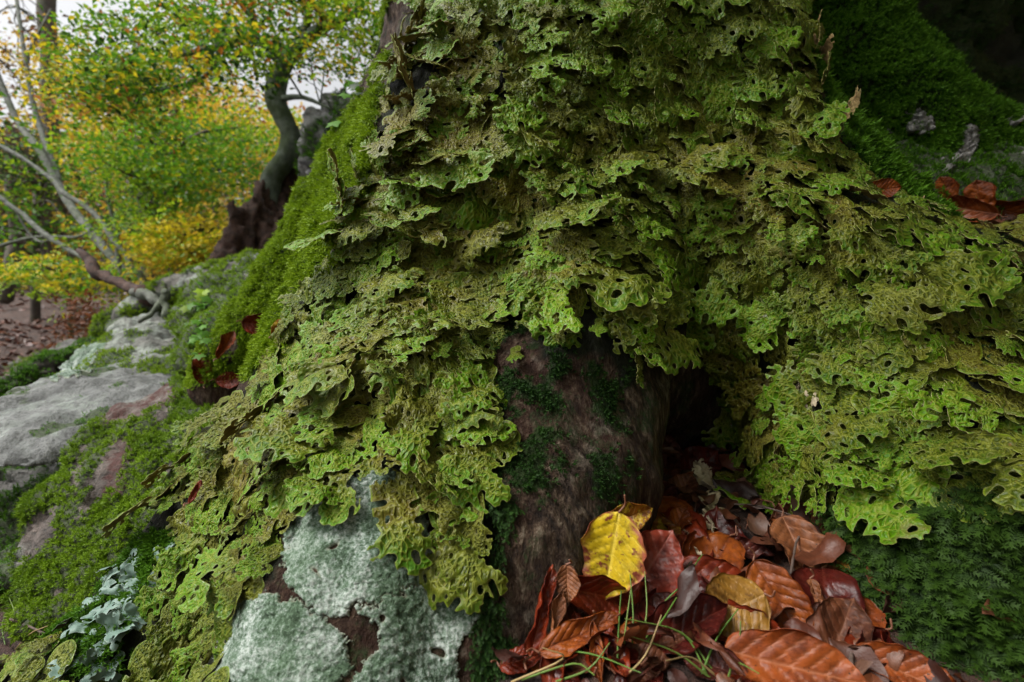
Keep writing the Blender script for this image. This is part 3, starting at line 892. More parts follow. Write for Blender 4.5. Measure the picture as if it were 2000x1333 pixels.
# ------------------------------------------------------------------ moss: leafy shoots, real geometry
def sprig_template(kind):
    V, F, H = [], [], []
    def leaf(b, d, side, ln, w, h):
        o = len(V); m = b + d * ln * .12
        V.extend([m + side * w * 1.05, b + d * ln, m - side * w * 1.05]); F.append([o, o + 1, o + 2]); H.extend([h, h, h])
    if kind == 'tuft':
        for i in range(7):
            a = i * 2.4; h = .08 + .8 * i / 7
            d = np.array([math.cos(a) * .75, math.sin(a) * .75, .62]); s = np.array([-math.sin(a), math.cos(a), 0])
            leaf(np.array([0, 0, h * .7]), d, s, .55 - .18 * i / 7, .085, h)
        leaf(np.array([0, 0, .4]), np.array([.1, 0, 1.]), np.array([0, 1., 0]), .6, .08, 1)
    else:       # feather: shoot arching over, leaflets both sides, some branching
        ax = lambda t: np.array([.55 * t * t, 0, t * (1 - .25 * t)])
        for i in range(9):
            t = .1 + .9 * i / 8
            for sgn in (-1, 1):
                d = np.array([.5, sgn * .8, .35]); d /= np.linalg.norm(d)
                leaf(ax(t), d, np.array([.6, -sgn * .4, .2]), .34 * (1 - .6 * t) + .05, .045, t)
        leaf(ax(.85), np.array([.8, 0, .4]), np.array([0, 1., 0]), .35, .07, 1)
    return np.array(V, float), np.array(F), np.array(H)
def sample_surface(me, dens, count, rng, view=True):
    v, n = mesh_arrays(me); t = tri_arrays(me)
    a, b, c = v[t[:, 0]], v[t[:, 1]], v[t[:, 2]]
    ar = .5 * np.linalg.norm(np.cross(b - a, c - a), axis=1)
    ce = (a + b + c) / 3
    w = ar * dens[t].mean(1)
    if view:
        x, y, d = project(ce)
        fn = np.cross(b - a, c - a); face = (fn * (np.array(CAM) - ce)).sum(1) / (np.linalg.norm(fn, axis=1) + 1e-12) / np.linalg.norm(np.array(CAM) - ce, axis=1)
        w = w * ((x > -220) & (x < 2430) & (y > -180) & (y < 1500) & (face > -.35))
    if w.sum() <= 0: return np.zeros((0, 3)), np.zeros((0, 3))
    k = rng.choice(len(t), count, p=w / w.sum())
    r1, r2 = rng.random(count), rng.random(count)
    s = np.sqrt(r1)
    p = a[k] * (1 - s)[:, None] + b[k] * (s * (1 - r2))[:, None] + c[k] * (s * r2)[:, None]
    m = n[t[k]].mean(1); m /= np.linalg.norm(m, axis=1)[:, None]
    return p, m
def moss_mesh(name, p, n, size, kind, pal, droop, rng, mat, lean=.5):
    TV, TF, TH = sprig_template(kind)
    N = len(p)
    if np.isscalar(size[0]): sz = rng.uniform(size[0], size[1], N)
    else: sz = size[0]
    sz = sz * (1 + .55 * np.clip(fbm(p * 32, 2), -.8, .9)); p = p + n * (.005 * np.clip(fbm(p * 24, 2) + .2, 0, 1))[:, None] * (np.mean(sz) / .009)
    ax = n + lean * rng.normal(size=(N, 3)) * .6 + np.array([0, 0, droop])
    ax /= np.linalg.norm(ax, axis=1)[:, None]
    u = rng.normal(size=(N, 3))
    if kind == 'feather': u = u * .5 + np.array([0, 0, -1.0])
    u -= ax * (u * ax).sum(1)[:, None]; u /= np.linalg.norm(u, axis=1)[:, None] + 1e-9
    w = np.cross(ax, u)
    V = p[:, None, :] - (ax * .12 * sz[:, None])[:, None, :] + sz[:, None, None] * (TV[None, :, :1] * u[:, None, :] + TV[None, :, 1:2] * w[:, None, :] + TV[None, :, 2:] * ax[:, None, :])
    F = TF[None] + (np.arange(N) * len(TV))[:, None, None]
    pal = np.array(pal)
    k = np.clip(.5 + .9 * fbm(p * 18, 3) + .25 * rng.normal(size=N), 0, 1)
    base = pal[0] * (1 - k)[:, None] + pal[1] * k[:, None]
    col = base[:, None, :] * (1 - .0 * TH[None, :, None]) + (pal[2] - base)[:, None, :] * (.55 * TH ** 2)[None, :, None]
    me = new_mesh(name, V.reshape(-1, 3), F.reshape(-1, 3), [mat], smooth=False, cols={'col': col.reshape(-1, 3)})
    return me
def mat_moss():
    t = NT('moss_shoot')
    c = t.attr('col', 'Color')
    return t.done(c, .6, spec=.18, trans=.25)
M['moss'] = mat_moss()
rm = np.random.default_rng(21)
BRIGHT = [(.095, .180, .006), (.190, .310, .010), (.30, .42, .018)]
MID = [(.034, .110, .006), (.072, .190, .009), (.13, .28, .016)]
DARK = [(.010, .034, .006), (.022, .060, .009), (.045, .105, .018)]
def add_moss(me, dens, count, size, kind, pal, droop, label, lean=.5):
    p, n = sample_surface(me, dens, int(count * .68), rm)
    size = (size[0] * 1.14, size[1] * 1.14)
    if not len(p): return
    o = link('moss', moss_mesh('moss', p, n, size, kind, pal, droop, rm, M['moss'], lean))
    tag(o, label, 'moss', kind='stuff')
tmv = moss_mask * ~lich_mask
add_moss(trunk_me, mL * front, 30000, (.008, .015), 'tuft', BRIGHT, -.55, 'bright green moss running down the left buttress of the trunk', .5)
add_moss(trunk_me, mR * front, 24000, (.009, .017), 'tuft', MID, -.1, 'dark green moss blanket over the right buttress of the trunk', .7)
add_moss(trunk_me, mD * front, 13500, (.010, .023), 'feather', [(.005, .017, .002), (.014, .038, .003), (.050, .105, .010)], -.1, 'dark feathery moss cushion under the lichen beside the leaf litter', .55)  # palette darkened to carry the shade under the lichen overhang
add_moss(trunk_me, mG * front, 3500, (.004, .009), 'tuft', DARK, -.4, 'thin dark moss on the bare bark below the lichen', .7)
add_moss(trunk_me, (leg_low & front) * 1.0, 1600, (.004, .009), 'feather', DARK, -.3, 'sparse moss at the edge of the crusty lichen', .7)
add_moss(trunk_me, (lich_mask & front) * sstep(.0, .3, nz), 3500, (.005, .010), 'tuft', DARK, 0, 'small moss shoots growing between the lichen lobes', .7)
add_moss(trunk_me, (in_poly(tx + w, ty + w, SHIELD) & front) * sstep(-.35, .0, nz), 2600, (.005, .011), 'tuft', MID, .0, 'green moss shoots among the pale shield lichens', .7)
add_moss(ROCKS['red'], mm['red'], 30000, (.006, .013), 'tuft', BRIGHT[:2] + [(.17, .28, .016)], .15, 'bright green moss carpet on the red-stained rock', .7)
add_moss(ROCKS['shelf'], mm['shelf'], 15000, (.008, .014), 'tuft', BRIGHT[:2] + [(.17, .28, .016)], .2, 'green moss on the rock shelf beside the trunk', .7)
add_moss(ROCKS['capped'], mm['capped'], 5000, (.008, .014), 'tuft', BRIGHT, .2, 'moss cushions on the lichen-capped boulder', .7)
add_moss(ROCKS['slab'], mm['slab'], 500, (.006, .012), 'tuft', MID, .2, 'few moss tufts on the pale grey boulder', .7)
add_moss(ROCKS['low'], mm['low'], 5000, (.009, .015), 'tuft', MID, .2, 'green moss on the low rock under the grey boulder', .7)
add_moss(ROCKS['pale'], mm['pale'], 14000, (.008, .014), 'tuft', MID, .1, 'green moss around the whitish bare patches of the rock', .7)
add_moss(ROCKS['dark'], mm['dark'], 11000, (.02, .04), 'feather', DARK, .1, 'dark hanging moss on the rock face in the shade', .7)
add_moss(ROCKS['tall'], mm['tall'], 2500, (.02, .035), 'tuft', MID, .2, 'moss patches on the cracked rock outcrop', .7)

# ------------------------------------------------------------------ crusty blue-grey lichen on the root
def mat_crust():
    t = NT('crusty_lichen'); p = t.pos()
    n = t.noise(26, 5, .65, p); g = t.noise(330, 3, .75, p); b = t.noise(9, 3, .5, p)
    c = t.ramp(t.math('ADD', t.math('MULTIPLY', n, .5), t.math('MULTIPLY', g, .5)), [(.40, (.014, .028, .014)), (.46, (.06, .105, .06)), (.52, (.18, .235, .19)), (.60, (.46, .50, .47))])
    c = t.mix(t.ramp(b, [(.45, 0.0), (.65, .55)]), c, t.mix(g, (.03, .07, .03), (.12, .19, .10)))
    c = t.mix(t.ramp(t.attr('rim'), [(.01, .6), (.10, 0.0)]), c, (.24, .23, .17))
    return t.done(c, .9, t.bump(g, .8, .003))
M['crust'] = mat_crust()
def poly_dist(x, y, poly):
    d = np.full(x.shape, 1e9)
    for (x0, y0), (x1, y1) in zip(poly, poly[1:] + poly[:1]):
        d = np.minimum(d, np.abs(seg_d(x, y, (x0, y0), (x1, y1), 0, 0)))
    return np.where(in_poly(x, y, poly), -d, d)
def crust(poly, label, step=2.4, thick=.0016, bv=None, mat='crust', name='crust_lichen'):
    xs = np.arange(min(p[0] for p in poly) - 14, max(p[0] for p in poly) + 14, step); ys = np.arange(min(p[1] for p in poly) - 14, max(p[1] for p in poly) + 14, step)
    X, Y = np.meshgrid(xs, ys)
    q = np.stack([X.ravel() * .045, Y.ravel() * .045, np.full(X.size, 3.3)], -1)
    w1 = 13 * fbm(q, 6, .68).reshape(X.shape); w2 = 13 * fbm(q + 31, 6, .68).reshape(X.shape)
    D = poly_dist((X + w1).ravel(), (Y + w2).ravel(), poly).reshape(X.shape)
    hole = perlin(q * .55 + 7).reshape(X.shape)
    D = np.maximum(D - (6 if mat == 'crust' else 0), (hole - .62) * 60)
    V2, F = grid_clip(xs, ys, D)
    P3, N3, ok = [], [], []
    for x, y in V2:
        l, n = hit(x, y, bv or BV_TREE)
        ok.append(l is not None); P3.append(l or Vector()); N3.append(n or Vector((0, -1, 0)))
    P3 = np.array([[*a] for a in P3]); N3 = np.array([[*a] for a in N3]); ok = np.array(ok)
    ix = np.clip(((V2[:, 0] - xs[0]) / step).round().astype(int), 0, len(xs) - 1); iy = np.clip(((V2[:, 1] - ys[0]) / step).round().astype(int), 0, len(ys) - 1)
    rim = np.clip(-D[iy, ix] / 40, 0, 1)
    gr = 1.5 * np.maximum(fbm(P3 * 190, 3), -.35) + .8 * fbm(P3 * 60, 3)
    h = thick * sstep(0, .12, rim) * (1 + .55 * gr) + .0012
    V = P3 + N3 * h[:, None]
    F = [f for f in F if ok[f].all()]
    R = rim_edges(F); n0 = len(V)
    skirt = P3 - N3 * .004
    F2 = F + [[b_, a_, a_ + n0, b_ + n0] for a_, b_ in R]
    me = new_mesh(name, np.vstack([V, skirt]), F2, [M[mat]], attrs={'rim': np.concatenate([rim, rim])})
    # drop unused skirt vertices
    bm = bmesh.new(); bm.from_mesh(me); bmesh.ops.delete(bm, geom=[v_ for v_ in bm.verts if not v_.link_faces], context='VERTS'); bm.normal_update(); bm.to_mesh(me); bm.free()
    return tag(link(name, me), label, 'lichen')
crust([(560, 1080), (570, 1010), (640, 965), (700, 935), (770, 960), (820, 1000), (850, 1080), (900, 1120), (860, 1136), (800, 1142), (765, 1160), (740, 1168), (690, 1178), (652, 1206), (622, 1196), (590, 1166), (562, 1140)],
      'blue-grey crusty lichen patch on the root under hanging green lobes, ending at a dark crack')
crust([(425, 1270), (455, 1190), (520, 1165), (570, 1178), (600, 1196), (640, 1222), (680, 1252), (678, 1310), (640, 1345), (560, 1460), (410, 1460)], 'rounded blue-grey crusty lichen patch with a pale rim below the crack')
crust([(705, 1192), (745, 1178), (775, 1168), (805, 1152), (870, 1144), (922, 1140), (930, 1200), (895, 1250), (885, 1330), (870, 1460), (660, 1460), (700, 1320), (745, 1262), (735, 1215)], 'crumbly blue-green crusty lichen patch beside the dark bark of the leg')
crust([(700, 945), (735, 915), (775, 930), (785, 960), (745, 985)], 'small grey crusty lichen patch tucked under the green lobes')
crust([(800, 345), (850, 325), (885, 345), (870, 375), (810, 385)], 'small pale turquoise lichen patch high on the left root ridge')
crust([(110, 738), (125, 700), (180, 665), (200, 668), (170, 715), (135, 735)], 'pale green crust on the shoulder of the capped boulder', bv=BV_ALL)

M['stone_patch'] = mat_granite('whitish_stone', (.36, .34, .33), .2)
for q, lab in [([(1690, 252), (1730, 243), (1742, 262), (1705, 282)], 'small whitish bare rock patch showing through the moss above the twig'), ([(1770, 222), (1800, 218), (1828, 240), (1802, 268), (1768, 264)], 'pinkish white bare rock patch in the middle of the mossy rock'),
               ([(1872, 252), (1905, 248), (1910, 290), (1888, 322), (1862, 318)], 'tall pale bare rock patch on the mossy rock above the large orange-brown leaf'), ([(1955, 230), (1992, 238), (1984, 258)], 'tiny pale bare rock patch at the top of the mossy rock'), ([(1840, 318), (1872, 322), (1850, 336)], 'little pale bare rock patch low on the mossy rock')]:
    crust(q, lab, bv=BV_ALL, thick=.011, mat='stone_patch')  # bare rock, built as raised sheets that show above the moss
# ------------------------------------------------------------------ pale shield lichen and dried curled lichen
def mat_shield():
    t = NT('pale_shield_lichen'); p = t.pos()
    c = t.mix(t.noise(40, 4, .6, p), (.085, .16, .125), (.19, .27, .225))
    c = t.mix(t.ramp(t.attr('tip'), [(.0, .7), (.3, 0.0)]), c, (.25, .32, .27))
    return t.done(c, .55, t.bump(t.noise(180, 3, .6, p), .2, .002), spec=.4)
SM = [mat_shield(), NT('shield_underside').done((.05, .03, .02), .7), NT('shield_rim').done((.30, .34, .28), .6)]
DM = [None, None, None]
def mat_dry(nm, a, b):
    t = NT(nm); p = t.pos()
    return t.done(t.mix(t.ramp(t.noise(90, 4, .6, p), [(.35, 0.0), (.65, 1.0)]), a, b), .85)
DM = [mat_dry('dried_lichen', (.30, .22, .12), (.55, .47, .32)), mat_dry('dried_lichen_under', (.22, .14, .08), (.5, .42, .28)), mat_dry('dried_lichen_rim', (.5, .42, .3), (.6, .55, .42))]
def proto_set(seeds, mats, **kw):
    out = []
    for s in seeds:
        v, f, mi, at = make_lobe(s, 'small', **kw); out.append(new_mesh('small_lobe', v, f, mats, mat_idx=mi, attrs=at))
    return out
PS = proto_set(range(400, 406), SM, N=52, ridges=False, cell=.2, amp=.004, smooth_edge=True)
PD = proto_set(range(420, 425), DM, N=44, cell=.12)
rs = np.random.default_rng(5)
def clump(name, px, py, k, size, spread, pr_, label, cat, group, lift=(.1, .6), curl=1.0):
    c, n = hit(px, py)
    if c is None: return
    e = empty(name, c); tag(e, label, cat, group)
    for i in range(k):
        l, n = hit(px + rs.normal() * spread, py + rs.normal() * spread)
        if l is None or (l - c).length > .08: continue
        g = Quaternion(n, rs.uniform(0, 6.28)) @ (Vector((0, 0, -1)) - n * -n.z).normalized() if rs.random() < .6 else Vector((-.3, 0, -1))
        m = lobe_matrix(l, n, g, size * rs.uniform(.7, 1.25), rs.uniform(*lift), .002, rs.normal() * .3, rs.uniform(.8, 1.2))
        o = link('lobe', pr_[rs.integers(0, len(pr_))], e)
        o.matrix_local = Matrix.Translation(-c) @ m
for x, y, k, s in [(262, 1075, 5, .028), (245, 1120, 6, .030), (265, 1140, 5, .030), (235, 1170, 6, .036), (275, 1180, 6, .036), (340, 1055, 4, .032), (148, 1215, 4, .034), (165, 1240, 3, .03), (225, 1215, 4, .034), (255, 1225, 5, .036), (225, 1270, 4, .034), (215, 1315, 4, .034)]:
    clump('shield_lichen', x, y, max(k - 1, 2), s * .72, 17, PS, 'pale blue-green smooth-lobed shield lichen between the moss and the yellowish lichen', 'lichen', 'pale shield lichens on the lower left root')
clump('dried_lichen', 1375, 940, 9, .022, 14, PD, 'cream dried curled lichen at the left rim of the hollow lichen', 'lichen', None, (.3, 1.3))
clump('dried_lichen', 1375, 1020, 16, .024, 20, PD, 'tan crumpled dried lichen lying above the leaf litter', 'lichen', None, (.3, 1.4))
clump('dried_lichen', 1350, 1060, 10, .02, 14, PD, 'shrivelled cream lichen end beside the curled orange leaf', 'lichen', None, (.3, 1.4))
clump('dried_lichen', 1560, 780, 7, .02, 16, PD, 'orange-tan withered lichen frond among the dark green lobes', 'lichen', None, (.3, 1.4))

# ------------------------------------------------------------------ fallen leaves
def leaf_arrays(rng, L, W, fold, bend, roll, corr, crumple, nu=40, nv=23, teeth=0.0, obl=0.0):
    """beech-like leaf along +x from the stalk (0) to the tip (L), z up"""
    s = np.linspace(0, 1, nu); v = np.linspace(-1, 1, nv)
    S, Vv = np.meshgrid(s, v, indexing='ij')
    wid = np.sin(np.pi * np.clip(S, 0, 1) ** .80) ** .62 * (1 - .55 * S ** 5) * np.minimum(1, 9 * (1 - S)) ** .55
    wid = wid * (1 + .025 * np.sin(S * 44) * 1.0) + teeth * np.abs(np.sin(S * 14.0)) * wid
    sd0 = rng.uniform(0, 90)
    eL = 1 + .13 * fbm(np.stack([s * 5 + sd0, 0 * s, 0 * s], -1), 3); eR = 1 + .13 * fbm(np.stack([s * 5 + sd0 + 40, 0 * s, 0 * s], -1), 3)
    wid = wid * np.where(Vv < 0, eL[:, None], eR[:, None])
    x = S * L + (np.abs(Vv) * .10 * L) * np.sin(np.pi * S)
    y = Vv * wid * W * .5 + obl * L * S * S
    z = fold * np.abs(Vv) * wid * W * .5
    ph = S * 8.5 - np.abs(Vv) * wid * 1.5
    z = z + .55 * corr * L * (np.abs(np.sin(np.pi * ph)) - .5) * np.minimum(1, 4 * np.abs(Vv)) * np.minimum(1, 6 * (1 - S))
    sd = rng.uniform(0, 90)
    q = np.stack([x.ravel() / L * 2.3 + sd, y.ravel() / L * 2.3, np.full(x.size, sd)], -1)
    z = z + 1.5 * crumple * L * fbm(q, 3).reshape(x.shape) + .02 * L * fbm(q * 3.1, 2).reshape(x.shape) * (.3 + np.abs(Vv))
    # roll the blade across, then bend it along its length
    z = z + .05 * L * np.sin(S * rng.uniform(5, 11) + rng.uniform(0, 6)) * np.abs(Vv) ** 3
    yy, zz = y.copy(), z.copy()
    if abs(roll) > 1e-3:
        R = W * .5 / roll
        a = y / R
        yy = np.sin(a) * (R - z); zz = R - np.cos(a) * (R - z)
    xx = x
    if abs(bend) > 1e-3:
        R = L / bend
        a = (x - L * .45) / R
        xx = np.sin(a) * (R - zz) + L * .45; zz = R - np.cos(a) * (R - zz)
    V = np.stack([xx, yy, zz], -1).reshape(-1, 3)
    i = (np.arange(nu - 1)[:, None] * nv + np.arange(nv - 1)[None]).ravel()
    F = np.stack([i, i + nv, i + nv + 1, i + 1], -1)
    vein = np.maximum(np.exp(-(Vv * wid / .035) ** 2), .85 * np.exp(-((ph - np.round(ph)) / .10) ** 2) * (np.abs(Vv) < .97))
    rimv = np.abs(Vv) * np.ones_like(S)
    return V, F, vein.ravel(), rimv.ravel(), S.ravel()
def leaf_solid(V, F, t):
    n = len(V)
    tris = V[F]
    nn = np.zeros_like(V)
    fn = np.cross(tris[:, 2] - tris[:, 0], tris[:, 3] - tris[:, 1])
    for k in range(4): np.add.at(nn, F[:, k], fn)
    nn /= np.linalg.norm(nn, axis=1)[:, None] + 1e-12
    return np.vstack([V + nn * t * .5, V - nn * t * .5]), nn
def mat_leaf(name, a, b, vein, spot=None, spots=(.6, .66), rough=(.3, .5), spec=.25, scale=28, edge=None):
    t = NT(name); p = t.coord('Object')
    n = t.noise(scale, 5, .65, p); f = t.noise(240, 4, .7, p)
    c = t.mix(t.ramp(n, [(.35, 0.0), (.65, 1.0)]), a, b)
    c = t.mix(t.math('MULTIPLY', t.ramp(t.noise(scale * 2.2, 5, .7, p), [(.48, 0.0), (.66, .75)]), 1.0), c, tuple(x * .32 for x in b))
    c = t.mix(t.math('MULTIPLY', t.ramp(f, [(.35, .0), (.7, 1.0)]), .25), c, tuple(x * .3 for x in a))
    if edge is not None:
        ee = t.math('ADD', t.attr('rim'), t.math('MULTIPLY', t.math('SUBTRACT', n, .5), 1.6))
        c = t.mix(t.ramp(ee, [(.72, 0.0), (.95, .95)]), c, edge)
    if spot is not None:
        c = t.mix(t.ramp(t.noise(scale * 4.5, 3, .55, p), [(spots[0], 0.0), (spots[1], 1.0)]), c, spot)
    c = t.mix(t.math('MULTIPLY', t.attr('vein'), .7), c, vein)
    c = t.mix(t.ramp(t.noise(330, 3, .6, p), [(.66, 0.0), (.72, .85)]), c, (.02, .012, .01))
    h = t.math('ADD', t.math('MULTIPLY', t.attr('vein'), -1.0), t.math('MULTIPLY', f, .5))
    return t.done(c, t.ramp(n, [(.3, rough[0]), (.7, rough[1])]), t.bump(h, .5, .0015), spec=spec, trans=.12)
LF = {
    'yellow': mat_leaf('yellow_leaf', (.66, .45, .012), (.56, .39, .012), (.66, .50, .06), (.17, .035, .02), (.60, .64), edge=(.26, .06, .04), scale=30),
    'dapple': mat_leaf('dappled_leaf', (.34, .12, .012), (.13, .035, .012), (.4, .2, .03), (.42, .27, .02), (.56, .62)),
    'pink': mat_leaf('pinkish_leaf', (.27, .040, .020), (.20, .026, .013), (.34, .10, .07), rough=(.3, .5), spec=.35),
    'red': mat_leaf('red_leaf', (.20, .024, .006), (.125, .014, .005), (.25, .05, .018), rough=(.3, .5), spec=.25),
    'dred': mat_leaf('dark_red_leaf', (.085, .010, .007), (.05, .008, .006), (.11, .02, .012), rough=(.22, .4)),
    'orange': mat_leaf('orange_leaf', (.30, .075, .010), (.19, .036, .007), (.12, .028, .01), rough=(.32, .55)),
    'bright': mat_leaf('bright_orange_leaf', (.32, .075, .014), (.21, .038, .008), (.36, .13, .06), rough=(.32, .55)),
    'ochre': mat_leaf('ochre_leaf', (.30, .15, .02), (.20, .085, .012), (.34, .19, .05), (.10, .04, .012), (.6, .7)),
    'brown': mat_leaf('brown_leaf', (.145, .044, .018), (.085, .024, .011), (.19, .075, .038), rough=(.45, .7), spec=.3),
    'tan': mat_leaf('tan_leaf', (.25, .088, .030), (.15, .046, .018), (.32, .13, .06), rough=(.4, .65), spec=.35),
    'purple': mat_leaf('purplish_leaf', (.090, .020, .014), (.055, .012, .009), (.13, .04, .03), rough=(.25, .5)),
}
M['stalk'] = NT('leaf_stalk').done((.16, .06, .03), .5)
rl = np.random.default_rng(33)
TOCAM = lambda p: (CAM - p).normalized()
def place_leaf(px, py, Lpx, ang, kind, label, wr=.6, fold=.25, bend=.3, roll=.5, crumple=.03, corr=.012, face=.55, off=.012, tilt=0.0, stalk=.12, group=None, teeth=0.0, cat='leaf', name='fallen_leaf', bv=None):
    """centre pixel, apparent length, direction of the tip in the picture (degrees, 90 = up), how far the blade faces the camera"""
    c, n = hit(px, py, bv)
    if c is None: return
    v = TOCAM(c)
    c = c + v * off
    d = (c - CAM).dot(FWD)
    nn = (n * (1 - face) + v * face).normalized()
    a = math.radians(ang)
    right = Vector((1, 0, 0))
    g = right * math.cos(a) + UP * math.sin(a)
    g = g - FWD * 0
    nn = (nn + (g * math.sin(tilt))).normalized()
    # direction inside the blade's plane that looks like g from the camera
    g3 = g - v * (g.dot(nn) / max(v.dot(nn), .25))
    g3 = (g3 - nn * g3.dot(nn))
    app = g3.normalized()
    ap_len = (app - v * app.dot(v)).length
    L = min(Lpx / FPX * d / max(ap_len, .55), .098)
    wr = max(wr * 1.12, .3)
    W = L * wr
    nu_, nv_ = (22, 15) if group else (40, 23)
    V, F, vein, rim, S = leaf_arrays(rl, L, W, fold, bend, roll, corr, crumple, nu=nu_, nv=nv_, teeth=teeth)
    V = V - np.array([L * .5, 0, 0])
    V2, nrm = leaf_solid(V, F, .0005)
    n0 = len(V)
    bd = [i * nv_ for i in range(nu_)] + [(nu_ - 1) * nv_ + j for j in range(1, nv_)] + [i * nv_ + nv_ - 1 for i in range(nu_ - 2, -1, -1)] + [j for j in range(nv_ - 2, 0, -1)]
    rimf = np.array([[a_, b_, b_ + n0, a_ + n0] for a_, b_ in zip(bd, bd[1:] + bd[:1])])
    FF = np.vstack([F, F[:, ::-1] + n0, rimf])
    me = new_mesh('leaf_blade', V2, FF, [LF[kind]], attrs={'vein': np.concatenate([vein, vein]), 'rim': np.concatenate([rim, rim])})
    e = empty(name, c); tag(e, label, cat, group)
    y = nn.cross(app).normalized()
    m = Matrix((app, y, nn)).transposed().to_4x4()
    m.translation = c
    e.matrix_world = m
    b = link('blade', me, e)
    if stalk > 0:
        i0 = nv_ // 2
        z0 = V[i0]
        st = [(*z0, .0011), (z0[0] - stalk * L * .5, z0[1] + .004, z0[2] + .001, .0009), (z0[0] - stalk * L, z0[1] + .002, z0[2] + .006, .0010)]
        link('stalk', tubes_mesh('leaf_stalk', [st], [M['stalk']], 6, 3), e)
    return e
